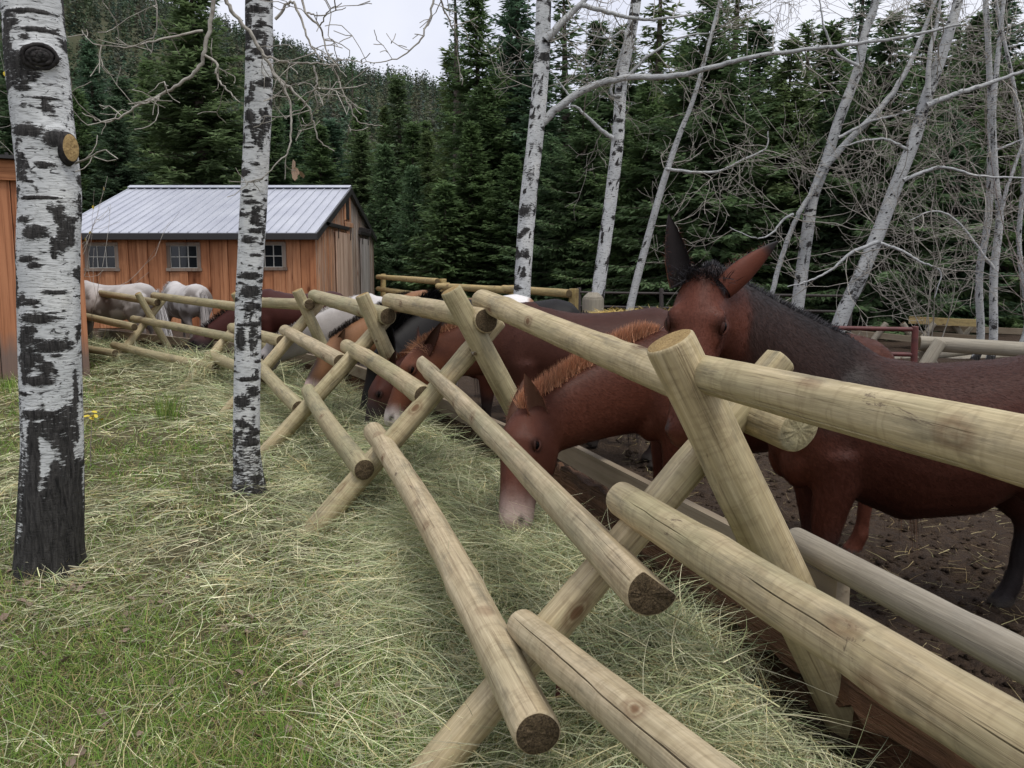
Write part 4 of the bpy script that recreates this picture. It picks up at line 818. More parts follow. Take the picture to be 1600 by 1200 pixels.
for i, (Pp, ra, rb) in enumerate(HANG):
    Pp = Pp + np.linspace(0, 1, len(Pp))[:, None] * np.array([0, rng.uniform(-.5, .3), 0]) * (0 if i == 0 else 1)
    o, C = limb('branch', Pp, ra * .8, rb * .8, a2, 6, 6, False, i, .004); curves.append(C)
twigs_on(a2, curves, 12, 4.6, (.10, .34), 1, .0036, -.1, .25, MAT_TWIG, (1, 4), kink=.25)
cl = W(460, 262, 5.7)
LEAFV = np.array([[0, 0, 0], [.3, .28, .06], [.75, .3, .02], [1, 0, -.08], [.75, -.3, .04], [.3, -.28, .07], [.5, 0, -.05]]); LEAFF = np.array([[0, 6, 1], [1, 6, 2], [2, 6, 3], [3, 6, 4], [4, 6, 5], [5, 6, 0]])
MAT_DLEAF = simple('dead_leaf', (.30, .20, .135), .8, .2, 0., 25., (.40, .30, .22)); MAT_LEAFB = simple('brown_leaf', (.17, .115, .085), .85, .15, 0., 25., (.27, .21, .17)); MAT_YLEAF = simple('yellow_leaf', (.55, .42, .03), .6, .2, 0., 12., (.62, .5, .08))
lme = make_mesh('leaf', LEAFV, LEAFF, MAT_DLEAF); lme2 = make_mesh('leaf', LEAFV * np.array([1, .9, 2.2]), LEAFF, MAT_LEAFB); lme3 = make_mesh('leaf', LEAFV, LEAFF, MAT_YLEAF)
for q in range(5):
    c = obj('leaf', lme, a2, cl + rng.normal(0, .02, 3) - np.array(a2.location)); c.rotation_euler = rng.uniform(-1.5, 1.5, 3); c.rotation_euler.y = rng.uniform(.6, 1.6); c.scale = (.065,) * 3
# aspens behind the corral
def aspen(label, P, rad, limbs=(), tw=dict(), sides=18, spots=70, foot=.5, seed=0, dark=None, dn=0):
    b = P[0]; a = empty('aspen_tree', (b[0], b[1], 0), label, 'tree'); trunk('trunk', P, np.asarray(rad) * .84, a, sides, 14, (), foot, spots, .03, seed, dark, .5, MAT_BARK if seed < 23 else MAT_BARKG); cs = [catmull(P, 10)]; lc = []
    for i, (Lp, ra, rb) in enumerate(limbs): o, C = limb('limb', Lp, ra * .74, rb * .74, a, 8, 7, True, seed * 10 + i, .004); lc.append(C)
    kw = dict(per_m=1.1, L=(.6, 1.8), lev=2, r=.0075, start=.3); kw.update(tw); twigs_on(a, cs, seed * 31 + 1, **kw)
    if lc: kw2 = dict(kw); kw2['per_m'] = kw['per_m'] * 1.7; kw2['start'] = .12; twigs_on(a, lc, seed * 31 + 2, **kw2)
    return a
def gp0(px, d, dz=0.): p = W(px, 500, d); return np.array([p[0], d, -.05 + dz])
A = lambda base, pts, d: np.vstack([gp0(base, d), WP(pts, d)])
aspen('tall white aspen in the middle with a long limb arching right', A(812, [(815, 470), (824, 330), (838, 200), (846, 100), (850, 0), (856, -160), (862, -400)], 12.), [.15, .135, .135, .128, .122, .118, .10, .07],
      [(WP([(845, 195), (872, 168), (920, 137), (975, 122), (1050, 119), (1110, 106, 11.7), (1180, 88, 11.5), (1290, 74, 11.3), (1400, 60, 11.2), (1500, 38, 11.2)], 12.), .075, .02), (WP([(852, 62), (885, 28), (914, 0), (940, -30), (990, -60)], 11.9), .07, .02), (WP([(910, 8), (950, 19), (1000, 30), (1050, 27), (1110, 17)], 11.8), .045, .012),
       (WP([(890, 150), (875, 130), (860, 110)], 12.), .02, .01)], dict(per_m=.9, start=.45), 24, 170, .25, 21)
aspen('white aspen right of the middle trunk, with black scarred foot', A(925, [(933, 470), (952, 330), (965, 220), (972, 120), (988, 40), (998, -40), (1010, -200)], 12.8), [.125, .115, .108, .105, .095, .088, .08, .05],
      [(WP([(958, 216), (938, 202), (915, 180), (896, 166), (870, 172)], 12.7), .045, .012), (WP([(970, 150), (955, 140), (978, 52), (950, 60), (915, 50), (890, 20)], 12.7), .03, .01), (WP([(972, 130), (1010, 90), (1060, 60), (1120, 50)], 12.7), .035, .01)], dict(per_m=1.1), 22, 170, .3, 22, lambda zz, nz: 1.0 * (1 - sstep(1.2, 2.1, zz + .5 * nz)) * (nz > .5))
aspen('thin grey aspen leaning right beside the mule ears', A(968, [(985, 480), (1010, 380), (1035, 290), (1060, 215), (1085, 150), (1110, 60), (1140, -60)], 12.6), [.075, .068, .062, .055, .045, .035, .03, .02],
      [(WP([(1042, 264), (1075, 268), (1120, 268), (1160, 250), (1196, 232), (1200, 205)], 12.5), .032, .01)], dict(per_m=2.2, L=(.5, 1.6)), 14, 30, .2, 23)
aspen('forked aspen leaning right, behind the neck of the near mule', A(1236, [(1246, 480), (1262, 360), (1270, 310), (1290, 255), (1310, 190), (1340, 110), (1352, 50), (1368, 0), (1390, -160)], 12.4), [.115, .105, .098, .09, .085, .08, .075, .065, .06, .04],
      [(WP([(1288, 262), (1330, 215), (1375, 170), (1405, 130), (1430, 80), (1450, 30), (1480, -50)], 12.3), .065, .03), (WP([(1200, 480), (1222, 400), (1245, 340), (1272, 295), (1290, 258)], 12.3), .048, .04), (WP([(1345, 105), (1310, 85), (1290, 50), (1280, 0)], 12.3), .035, .012), (WP([(1240, 335), (1225, 342), (1205, 365), (1180, 372), (1140, 355)], 12.2), .028, .006), (WP([(1310, 215), (1360, 190), (1400, 180), (1440, 165)], 12.2), .03, .01)], dict(per_m=1.25), 20, 90, .3, 24)
aspen('leaning pale aspen that crosses the top right, beside the red gate', A(1290, [(1312, 505), (1345, 430), (1372, 365), (1400, 290), (1430, 215), (1445, 160), (1470, 90), (1492, 20), (1515, -80), (1545, -260)], 11.6), [.125, .115, .11, .105, .098, .092, .088, .08, .07, .06, .04],
      [(WP([(1448, 165), (1490, 148), (1540, 132), (1600, 110), (1680, 80)], 11.5), .05, .02), (WP([(1412, 282), (1445, 268), (1475, 262), (1530, 275), (1600, 278)], 11.4), .036, .014), (WP([(1372, 378), (1330, 395), (1300, 420), (1262, 440), (1230, 448)], 11.3), .034, .008), (WP([(1375, 380), (1410, 392), (1440, 410), (1470, 425), (1460, 465)], 11.3), .03, .008), (WP([(1450, 150), (1452, 90), (1465, 30), (1475, -40)], 11.5), .05, .02), (WP([(1420, 235), (1385, 218), (1350, 220), (1310, 230)], 11.4), .03, .01)], dict(per_m=1.4), 22, 90, .3, 25)
aspen('slim upright aspen near the right edge, left of a pair', A(1524, [(1532, 530), (1530, 430), (1545, 330), (1548, 200), (1545, 90), (1540, 0), (1535, -150)], 14.5), [.085, .075, .07, .068, .06, .055, .05, .035], [(WP([(1545, 240), (1580, 225), (1640, 200)], 14.4), .03, .01)], dict(per_m=1.6), 14, 40, .3, 26)
aspen('forked slim aspen near the right edge, right of a pair', A(1550, [(1552, 530), (1553, 430), (1562, 340), (1556, 280), (1552, 180), (1560, 80), (1575, -60)], 14.2), [.085, .078, .075, .07, .06, .05, .045, .03], [(WP([(1560, 345), (1575, 290), (1600, 220), (1640, 120)], 14.1), .045, .02), (WP([(1553, 420), (1500, 350), (1460, 330), (1420, 345)], 13.5), .03, .008)], dict(per_m=1.6), 14, 40, .3, 27)
aspen('thin bare aspen stem leaning at the far right edge', A(1590, [(1605, 500), (1592, 380), (1600, 260), (1585, 140), (1560, 20), (1540, -100)], 15.5), [.06, .055, .05, .045, .04, .03, .02], [], dict(per_m=2.), 12, 30, .2, 28)
# twiggy saplings along the back of the corral
def sapling(label, px, d, h, seed, n=6, lev=3, mat=None, leaf=None, nleaf=0, group=None, spread=.35):
    b = gp0(px, d, .03); a = empty('sapling', b, label, 'sapling', group); rg = np.random.default_rng(seed); g = Geo()
    for q in range(n): grow(g, b + rg.normal(0, .08, 3) * [1, 1, 0], np.array([rg.normal(0, spread), rg.normal(0, spread * .6), 1.]), h * rg.uniform(.6, 1.1), .012, lev, rg, .35, .14, 4, (3, 6))
    me = g.mesh('stems', mat or MAT_TWIG); o = obj('stems', me, a); V = np.concatenate(g.V)
    for q in range(nleaf):
        p = V[rg.integers(len(V))] if leaf is None else V[V[:, 2] > h * .45][rg.integers((V[:, 2] > h * .45).sum())]; c = obj('leaf', leaf or lme3, a, p - np.array(a.location)); c.rotation_euler = rg.uniform(-2, 2, 3); c.scale = (.07,) * 3
    return a
sapling('leafless sapling with yellow leaves at the top, behind the nearest aspen', 118, 14.5, 3.9, 5, 4, 2, MAT_TWIG, lme3, 40, spread=.12)
for k, (px, d, h) in enumerate([(1465, 16., 3.4), (1640, 14., 5.)]):
    sapling('tangle of bare grey saplings between the right-hand aspens', px, d, h, 60 + k, 5, 3, MAT_TWIGD if k % 2 else MAT_TWIG, group='bare saplings along the back of the corral', spread=.3)
# ------------------------------------------------------------------ horses and mules
def mixc(a, b, f): f = np.asarray(f, float)[:, None]; return np.asarray(a, float) * (1 - f) + np.asarray(b, float) * f
def loft(P, lat, a, b, sides=18):
    """closed elliptical loft; lat = lateral directions, a lateral radius, b radius in the vertical plane"""
    P = np.asarray(P, float); n = len(P); T = norm(np.gradient(P, axis=0)); lat = np.broadcast_to(np.asarray(lat, float), P.shape)
    Lx = norm(lat - T * (lat * T).sum(1, keepdims=True)); Nx = np.cross(T, Lx); th = np.arange(sides) * 2 * math.pi / sides
    V = P[:, None] + np.cos(th)[None, :, None] * Lx[:, None] * np.asarray(a)[:, None, None] + np.sin(th)[None, :, None] * Nx[:, None] * np.asarray(b)[:, None, None]
    V = np.concatenate([V.reshape(-1, 3), P[:1], P[-1:]]); i = n * sides; j = np.arange(sides); j2 = (j + 1) % sides
    f3 = np.vstack([np.stack([j2, j, np.full(sides, i)], 1), np.stack([(n - 1) * sides + j, (n - 1) * sides + j2, np.full(sides, i + 1)], 1)])
    return V, grid_faces(n, sides), f3
def ellipsoid(c, r, ax=None):
    bm = bmesh.new(); bmesh.ops.create_icosphere(bm, subdivisions=3, radius=1.); V = np.array([v.co[:] for v in bm.verts]) * r; F = np.array([[v.index for v in f.verts] for f in bm.faces]); bm.free()
    if ax is not None: V = V @ np.asarray(ax)
    return V + c, F
def hair(name, roots, dirs, L, w, cols, parent, seg=2, bend=None, kind=None, nrm=None):
    n = len(roots); side = norm(np.cross(dirs, rng.normal(0, 1, (n, 3)) if nrm is None else nrm + rng.normal(0, .25, (n, 3)))) * np.asarray(w).reshape(-1, 1) * .5; L = np.broadcast_to(np.asarray(L, float), (n,))
    bend = np.zeros((n, 3)) if bend is None else bend; rows = []
    for k in range(seg + 1):
        t = k / seg; p = roots + dirs * (L * t)[:, None] + bend * (L * t * t)[:, None]
        rows += [p] if k == seg else [p - side * (1 - .6 * t), p + side * (1 - .6 * t)]
    m = 2 * seg + 1; V = np.stack(rows, 1).reshape(-1, 3); i = np.arange(n)[:, None] * m; F4 = []
    for k in range(seg - 1): F4.append(np.stack([i[:, 0] + 2 * k, i[:, 0] + 2 * k + 1, i[:, 0] + 2 * k + 3, i[:, 0] + 2 * k + 2], 1))
    F3 = np.stack([i[:, 0] + 2 * seg - 2, i[:, 0] + 2 * seg - 1, i[:, 0] + 2 * seg], 1)
    hm_e = make_mesh(name, V, F4 + [F3], MAT_HAIR if nrm is None else MAT_COATHAIR, smooth=nrm is not None, colors=np.repeat(np.broadcast_to(cols, (n, 3)), m, 0))
    if nrm is not None: hm_e.normals_split_custom_set_from_vertices(np.repeat(norm(nrm + dirs * .15), m, 0).astype(np.float32))
    o = obj(name, hm_e, parent)
    if kind: o['kind'] = kind
    return o
def bez(p0, p1, p2, t): t = t[:, None]; return p0 * (1 - t) ** 2 + 2 * p1 * t * (1 - t) + p2 * t * t
def equine(name, label, cat, ctr, heading, s, coat, poll=None, muzzle=None, headlat=None, mane=(.03, .025, .025), mane_len=.08, mane_n=900, ears='mule', ear_dirs=None, vox=.022, turn=None, fur=0, mane_fall=0., tail=(.04, .03, .03), group=None, ear_col=None, forelock=0, belly=0., stance=None, hw=1., hb=1.1, tail_n=260):
    ctr = np.array([ctr[0], ctr[1], dz1(*ctr[:2])]); F = np.array([math.cos(R(heading)), math.sin(R(heading)), 0]); Lt = np.array([-F[1], F[0], 0]); Z = np.array([0, 0, 1.])
    def loc(x, y, z): return ctr + F * x * s + Lt * y * s + Z * z * s
    root = empty(name, ctr, label, cat, group); g = Geo(); rgs = np.random.default_rng(int(abs(ctr[0] * 100) + abs(ctr[1] * 10)))
    body = [(-.665, .80, .04, .05), (-.64, .79, .10, .13), (-.58, .775, .165, .195), (-.46, .765, .22, .235), (-.30, .745, .225, .232), (-.12, .715 - belly * .5, .242 + belly * .2, .248 + belly * .5), (.06, .705 - belly * .5, .245 + belly * .2, .255 + belly * .5), (.20, .72, .232, .262), (.31, .735, .205, .265), (.42, .735, .18, .225), (.51, .73, .14, .17), (.555, .73, .07, .09)]
    xs = np.array([b[0] for b in body]); V, f4, f3 = loft([loc(b[0], 0, b[1]) for b in body], Lt, [b[2] * s for b in body], [b[3] * s for b in body], 24); g.add(V, f4, f3)
    ax = np.stack([F, Lt, Z])
    for x, y, z, rx, ry, rz in [(.36, .13, .68, .12, .065, .19), (-.43, .13, .72, .19, .105, .20), (.47, .07, .62, .07, .07, .10), (-.50, .08, .86, .11, .08, .10), (.27, .03, .93, .14, .05, .07), (-.36, .17, .60, .11, .06, .12)]:
        for sg in (1, -1): V, f = ellipsoid(loc(x, y * sg, z), np.array([rx, ry, rz]) * s, ax); g.add(V, None, f)
    st = stance or [0, 0, 0, 0]
    for k, sg in enumerate((1, -1)):
        dx = st[k]; fl = [(.36, .13, .66, .085, .10), (.36, .135, .55, .062, .082), (.37 + dx * .4, .125, .44, .050, .062), (.375 + dx * .7, .12, .335, .040, .047), (.378 + dx * .78, .12, .295, .040, .044), (.372 + dx * .85, .118, .25, .029, .032), (.372 + dx * .95, .118, .14, .026, .029), (.375 + dx, .118, .095, .034, .037), (.395 + dx, .118, .055, .033, .036), (.41 + dx, .118, .03, .042, .048), (.42 + dx, .118, .0, .048, .056)]
        V, f4, f3 = loft([loc(a, b * sg, c) for a, b, c, _, _ in fl], Lt, [q[3] * s for q in fl], [q[4] * s for q in fl], 14); g.add(V, f4, f3)
        dx = st[k + 2]; hl_ = [(-.42, .12, .74, .12, .17), (-.40, .135, .62, .10, .15), (-.37 + dx * .3, .135, .53, .078, .115), (-.42 + dx * .5, .13, .44, .054, .072), (-.48 + dx * .7, .125, .375, .040, .050), (-.50 + dx * .8, .12, .34, .038, .046), (-.495 + dx * .85, .12, .28, .030, .036), (-.482 + dx * .95, .12, .15, .028, .032), (-.475 + dx, .12, .10, .035, .038), (-.455 + dx, .12, .058, .034, .037), (-.44 + dx, .12, .03, .043, .048), (-.43 + dx, .12, .0, .048, .055)]
        V, f4, f3 = loft([loc(a, b * sg, c) for a, b, c, _, _ in hl_], Lt, [q[3] * s for q in hl_], [q[4] * s for q in hl_], 14); g.add(V, f4, f3)
    if poll is None: poll = loc(.98, .02, .60); muzzle = loc(1.06, .02, .20)
    poll = np.asarray(poll, float); muzzle = np.asarray(muzzle, float); hl = np.linalg.norm(muzzle - poll); ha = (muzzle - poll) / hl
    if headlat is None: headlat = np.cross(Z, np.array([ha[0], ha[1], 0]) + F * .35)
    hlat = norm(np.asarray(headlat, float) - ha * np.dot(headlat, ha)); fh = norm(np.cross(hlat, ha))
    n0 = loc(.30, 0, .79 if poll[2] - ctr[2] < .85 * s else .77)
    if np.dot(fh, poll - n0) < 0 and turn is None: fh = -fh
    if turn is not None and np.dot(fh, turn) < 0: fh = -fh
    nend = poll - fh * .10 * hl + ha * (.12 if turn is None else .05) * hl
    p1 = loc(.52, 0, .80 if poll[2] - ctr[2] < .85 * s else .95)
    t = np.linspace(0, 1, 10); NP = bez(n0, p1, nend, t); lat = Lt[None] * (1 - t)[:, None] + hlat[None] * t[:, None] * (1 if np.dot(Lt, hlat) > 0 else -1)
    nb = np.interp(t, [0, .2, .5, .8, 1], [.245, .24, .195, .15, .12]) * s; na = np.interp(t, [0, .2, .5, .8, 1], [.155, .14, .10, .08, .07]) * s
    V, f4, f3 = loft(NP, lat, na, nb, 20); g.add(V, f4, f3)
    hd = [(-.08, .06, .07, -.06), (-.03, .11, .115, -.06), (.06, .175, .165, -.085), (.16, .215, .195, -.105), (.27, .235, .205, -.115), (.36, .225, .188, -.11), (.46, .19, .162, -.08), (.58, .155, .138, -.05), (.72, .132, .122, -.035), (.84, .125, .125, -.035), (.93, .115, .122, -.04), (.99, .085, .098, -.05), (1.03, .04, .055, -.055)]
    HP = [poll + ha * q[0] * hl + fh * q[3] * hl for q in hd]; V, f4, f3 = loft(HP, hlat, [q[2] * hl * hw for q in hd], [q[1] * hl * hb for q in hd], 22); g.add(V, f4, f3)
    eyes = []
    for sg in (1, -1):
        e = poll + ha * .30 * hl + fh * .035 * hl + hlat * sg * .172 * hl * hw
        V, f = ellipsoid(poll + ha * .265 * hl + fh * .055 * hl + hlat * sg * .145 * hl * hw, np.array([.075, .055, .05]) * hl, np.stack([ha, hlat, fh])); g.add(V, None, f)
        V, f = ellipsoid(poll + ha * .35 * hl + fh * .02 * hl + hlat * sg * .15 * hl * hw, np.array([.07, .04, .035]) * hl, np.stack([ha, hlat, fh])); g.add(V, None, f)
        V, f = ellipsoid(poll + ha * .93 * hl + fh * .02 * hl + hlat * sg * .075 * hl, np.array([.055, .035, .045]) * hl, np.stack([ha, hlat, fh])); g.add(V, None, f)
        V, f = ellipsoid(poll + ha * .46 * hl - fh * .06 * hl + hlat * sg * .125 * hl * hw, np.array([.13, .03, .022]) * hl, np.stack([ha, hlat, fh])); g.add(V, None, f)
        eyes.append(e)
    # one continuous skin
    me0 = g.mesh('tmp', MAT_COAT); tmp = bpy.data.objects.new('tmp', me0); link(tmp)
    md = tmp.modifiers.new('r', 'REMESH'); md.mode = 'VOXEL'; md.voxel_size = vox * s; md.use_smooth_shade = True
    sm = tmp.modifiers.new('s', 'SMOOTH'); sm.factor = .5; sm.iterations = 5
    dg = bpy.context.evaluated_depsgraph_get(); me = bpy.data.meshes.new_from_object(tmp.evaluated_get(dg)); bpy.data.objects.remove(tmp); bpy.data.meshes.remove(me0)
    n = len(me.vertices); V = np.empty(n * 3, np.float32); me.vertices.foreach_get('co', V); V = V.reshape(-1, 3).astype(float); NN = np.empty(n * 3, np.float32); me.vertices.foreach_get('normal', NN); NN = NN.reshape(-1, 3)
    rel = V - ctr; X = rel @ F / s; Yl = rel @ Lt / s; Zl = rel[:, 2] / s
    hr = V - poll; th_ = hr @ ha / hl; hdist = np.linalg.norm(hr - ha * np.clip(th_, 0, 1)[:, None] * hl, axis=1) / hl; hm = sstep(.46, .34, hdist + .12 * (vnoise(V * 14.) - .5)) * sstep(-.16, .02, th_); hfw = (hr @ fh) / hl; hlt = np.abs(hr @ hlat) / hl
    dn = np.linalg.norm(V[:, None] - NP[None], axis=2); tn = t[np.argmin(dn, 1)]; nm = sstep(.34, .22, dn.min(1) / s + .10 * (fbm(V * 5., 3, 2) - .5)) * sstep(.16, .38, X + .2 * (fbm(V * 4., 3, 6) - .5)) * (1 - hm)
    up = NN[:, 2]; noise = fbm(V * 6., 4, 3); env = dict(X=X, Y=Yl, Z=Zl, t=th_, hm=hm, nm=nm, tn=tn, up=up, noise=noise, V=V, hfw=hfw, hlt=hlt, leg=(Zl < .48))
    col = coat(env)
    for sg in (1, -1):   # nostrils and the dark skin round the eyes
        dd = np.linalg.norm((V - (poll + ha * .92 * hl + fh * .03 * hl + hlat * sg * .095 * hl)) / hl, axis=1); col = mixc(col, (.045, .03, .027), sstep(.05, .02, dd))
        dd = np.linalg.norm((V - eyes[0 if sg > 0 else 1]) / hl, axis=1); col = mixc(col, col * .45, sstep(.085, .05, dd))
    col = np.clip(col, .002, 1); hoof = (Zl < .045)[:, None]; col = np.where(hoof, np.array([.05, .042, .036]), col)
    a = me.color_attributes.new('Col', 'FLOAT_COLOR', 'POINT'); c4 = np.ones((n, 4), np.float32); c4[:, :3] = col; a.data.foreach_set('color', c4.ravel()); me.materials.clear(); me.materials.append(MAT_COAT); me.name = 'body'
    b = obj('body', me, root)
    for e in eyes:
        bm = bmesh.new(); bmesh.ops.create_uvsphere(bm, u_segments=20, v_segments=14, radius=.040 * hl); em = bpy.data.meshes.new('eye'); bm.to_mesh(em); bm.free(); em.materials.append(MAT_EYE)
        for p in em.polygons: p.use_smooth = True
        obj('eye', em, root, e - norm(hlat * np.dot(e - poll, hlat)) * .008 * hl - ctr)
        # upper and lower lid folded over the ball
        sg = 1 if np.dot(e - poll, hlat) > 0 else -1; on = norm(hlat * sg + fh * .55); a1_ = norm(ha - on * np.dot(ha, on)); a2_ = np.cross(on, a1_); a2_ = a2_ if np.dot(a2_, fh - ha) > 0 else -a2_; lc = col[np.argmin(np.linalg.norm(V - (e + ha * .12 * hl), axis=1))]
        for up_, ang, bul, cc in ((1, (.15, math.pi - .15), .024, .4), (-1, (.35, math.pi - .35), .016, .7)):
            th = np.linspace(*ang, 13); C = e + on * (bul * np.sin(th))[:, None] * hl + np.outer(np.cos(th), a1_) * .052 * hl + np.outer(np.sin(th), a2_) * up_ * (.026 if up_ > 0 else .030) * hl; Vv, Ff = tube(C, .014 * hl * np.sin(np.linspace(.3, math.pi - .3, 13)), 7); obj('eyelid', make_mesh('eyelid', Vv, Ff, MAT_COAT, colors=np.tile(lc * cc, (len(Vv), 1))), root)
    # ears: cupped leaves
    el = (.44 if ears == 'mule' else .30) * hl; ew = (.084 if ears == 'mule' else .075) * hl
    for k, sg in enumerate((1, -1)):
        if ear_dirs is None: d = norm(-ha * .75 + hlat * sg * .45 + fh * (.1 if ears == 'mule' else .25)); face_ = norm(fh + hlat * sg * .7)
        else: d, face_ = ear_dirs[k]; d = norm(d); face_ = norm(face_)
        face_ = norm(face_ - d * np.dot(face_, d)); sd = np.cross(d, face_); base = poll + hlat * sg * (.135 if ears == 'mule' else .11) * hl * hw - fh * .05 * hl + ha * .03 * hl; tt = np.linspace(0, 1, 15); ph = np.linspace(-2.35, 2.35, 17)
        wd = ew * np.interp(tt, [0, .12, .35, .6, .85, .96, 1], [.95, 1.02, 1., .76, .36, .13, .03]); cup = np.interp(tt, [0, .3, 1], [.95, .75, .35])
        ctrl = base + d * (tt * el)[:, None] + face_ * (.10 * el * np.sin(tt * 2.2) * 0 - .03 * el * tt ** 2)[:, None]
        Vo = ctrl[:, None] + sd * (wd[:, None] * np.sin(ph * .67)[None])[..., None] - face_ * ((wd * cup)[:, None] * (np.cos(ph * .67))[None])[..., None]
        Vi = Vo + face_ * (.010 * hl) * np.ones((15, 17, 1)); Vi = ctrl[:, None] + (Vi - ctrl[:, None]) * .93
        VV = np.concatenate([Vo.reshape(-1, 3), Vi.reshape(-1, 3)]); f1 = grid_faces(15, 17, False); m_ = 15 * 17; i_ = np.arange(14) * 17
        rim = np.vstack([np.stack([i_, i_ + 17, i_ + 17 + m_, i_ + m_], 1), np.stack([i_ + 16, i_ + 16 + m_, i_ + 33 + m_, i_ + 33], 1)])
        ec = np.asarray(ear_col[0] if ear_col else col[np.argmin(np.linalg.norm(V - base, axis=1))]); ei = np.asarray(ear_col[1] if ear_col else ec * .35); tipd = np.asarray(ear_col[2] if ear_col else ec * .5)
        tg = np.repeat(tt, 17)[:, None]; edge = np.tile(np.abs(ph) / 2.35, 15)[:, None]
        co = ec * (1 - sstep(.68, .85, tg)) + tipd * sstep(.68, .85, tg); ci = ei * (1 - sstep(.0, .9, edge) * .3) + .0 * edge; co = np.where(edge > .93, tipd, co)
        obj('ear', make_mesh('ear', VV, np.vstack([f1, f1[:, ::-1] + m_, rim]), MAT_COAT, colors=np.vstack([co, ci])), root)
        if fur:   # soft fringe along the rims
            rp = np.concatenate([Vo[1:12, 0], Vo[1:12, -1]]); k_ = rng.integers(0, len(rp), 260); hair('ear_hair', rp[k_] + rng.normal(0, .004, (260, 3)), norm(face_ + rng.normal(0, .5, (260, 3))), rng.uniform(.01, .028, 260), .0012, ec * .8, root, kind='stuff')
    # mane along the crest
    T = norm(np.gradient(NP, axis=0)); Lx = norm(lat - T * (lat * T).sum(1, keepdims=True)); Nx = np.cross(T, Lx); Nx *= np.where((Nx * (Z + fh * .4)).sum(1) > 0, 1, -1)[:, None]
    tq = rgs.uniform(.22, 1.0, mane_n); ip = lambda A_: np.stack([np.interp(tq, t, A_[:, k]) for k in range(3)], 1)
    crest = ip(NP) + norm(ip(Nx)) * (np.interp(tq, t, nb) * .93)[:, None]; rt_ = crest + ip(Lx) * rgs.normal(0, .012 * s, (mane_n, 1)) + rgs.normal(0, .004, (mane_n, 3))
    fallv = ip(Lx) * mane_fall - Z * abs(mane_fall) * .7
    dirs = norm(norm(ip(Nx)) + rgs.normal(0, .22, (mane_n, 3)) + ip(Lx) * mane_fall * .4); ln = mane_len * s * rgs.uniform(.6, 1.15, mane_n) * np.interp(tq, [.2, .35, .8, 1], [.35, 1, 1, .8])
    mc = np.asarray(mane) * rgs.uniform(.6, 1.5, (mane_n, 1)); hair('mane', rt_, dirs, ln, .0035 if vox < .02 else .006, mc, root, 3, fallv + norm(ip(T)) * -.15)
    if forelock:
        rt_ = poll + hlat * rgs.normal(0, .045, (forelock, 1)) - fh * rgs.uniform(-.02, .05, (forelock, 1)) + ha * rgs.uniform(-.02, .03, (forelock, 1)); dirs = norm(-ha * .55 + fh * .45 + rgs.normal(0, .45, (forelock, 3))); hair('forelock', rt_, dirs, rgs.uniform(.04, .09, forelock), .003, np.asarray(mane) * rgs.uniform(.7, 1.5, (forelock, 1)), root, 3, fh * .4 + ha * .3)
    # tail
    nq = tail_n; tr = loc(-.655, 0, .86); rt_ = tr + rgs.normal(0, .02, (nq, 3)); hair('tail', rt_, norm(-F * .22 - Z * .9 + rgs.normal(0, .09, (nq, 3))), rgs.uniform(.30, .6, nq) * s, .008, np.asarray(tail) * rgs.uniform(.6, 1.4, (nq, 1)), root, 4, -Z * .75)
    if fur:   # short lying coat hair
        me.calc_loop_triangles(); tri = np.empty(len(me.loop_triangles) * 3, np.int32); me.loop_triangles.foreach_get('vertices', tri); tri = tri.reshape(-1, 3); A0, A1, A2 = V[tri[:, 0]], V[tri[:, 1]], V[tri[:, 2]]
        ar = np.linalg.norm(np.cross(A1 - A0, A2 - A0), axis=1); fc = (A0 + A1 + A2) / 3; vis = ((NN[tri[:, 0]] * norm(_cam - fc)).sum(1) > -.25); ar = ar * vis; k_ = rgs.choice(len(tri), fur, p=ar / ar.sum()); u1, u2 = rgs.random((2, fur)); sw = u1 + u2 > 1; u1, u2 = np.where(sw, 1 - u1, u1)[:, None], np.where(sw, 1 - u2, u2)[:, None]
        p = A0[k_] * (1 - u1 - u2) + A1[k_] * u1 + A2[k_] * u2; nn = norm(NN[tri[k_, 0]]); hmk = hm[tri[k_, 0]][:, None]; flow = (-F * .8 - Z * .6)[None] * (1 - hmk) + (ha * 1.)[None] * hmk
        sw_ = np.stack([vnoise(p * 3.3, 5) - .5, vnoise(p * 3.3, 6) - .5, vnoise(p * 3.3, 7) - .5], 1) * 1.1; fl = flow + sw_; fl = norm(fl - nn * (fl * nn).sum(1, keepdims=True)); d = norm(fl + nn * rgs.uniform(.03, .2, (fur, 1)) * (1 - .5 * hmk) + rgs.normal(0, .12, (fur, 3)))
        hair('coat_hair', p, d, rgs.uniform(.010, .024, fur) * np.where(hmk[:, 0] > .5, .5, 1.), .0015, col[tri[k_, 0]] * np.where(hmk > .5, rgs.uniform(.85, 1.2, (fur, 1)), rgs.uniform(.62, 1.55, (fur, 1))), root, 2, None, 'stuff', nn)
    return root
def bay(body, dorsal, legc=(.025, .02, .02), head=None, muz=None, legz=.42, facelight=None, mz=(.72, .92)):
    def fn(e):
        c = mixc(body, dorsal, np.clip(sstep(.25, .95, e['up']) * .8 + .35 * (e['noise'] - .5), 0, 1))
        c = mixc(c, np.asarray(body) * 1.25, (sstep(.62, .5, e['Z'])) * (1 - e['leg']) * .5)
        if head is not None: c = mixc(c, head, np.clip(e['hm'] * sstep(-.1, .1, e['t']) + .0, 0, 1)); c = mixc(c, np.asarray(head) * .8 + np.asarray(body) * .2, e['nm'] * sstep(.3, 1., e['tn']) * .7)
        c = mixc(c, legc, np.clip(sstep(legz + .06, legz - .10, e['Z'] + .1 * (e['noise'] - .5)), 0, 1))
        if muz is not None: c = mixc(c, muz, e['hm'] * sstep(*mz, e['t'] + .25 * (e['noise'] - .5)))
        return c
    return fn
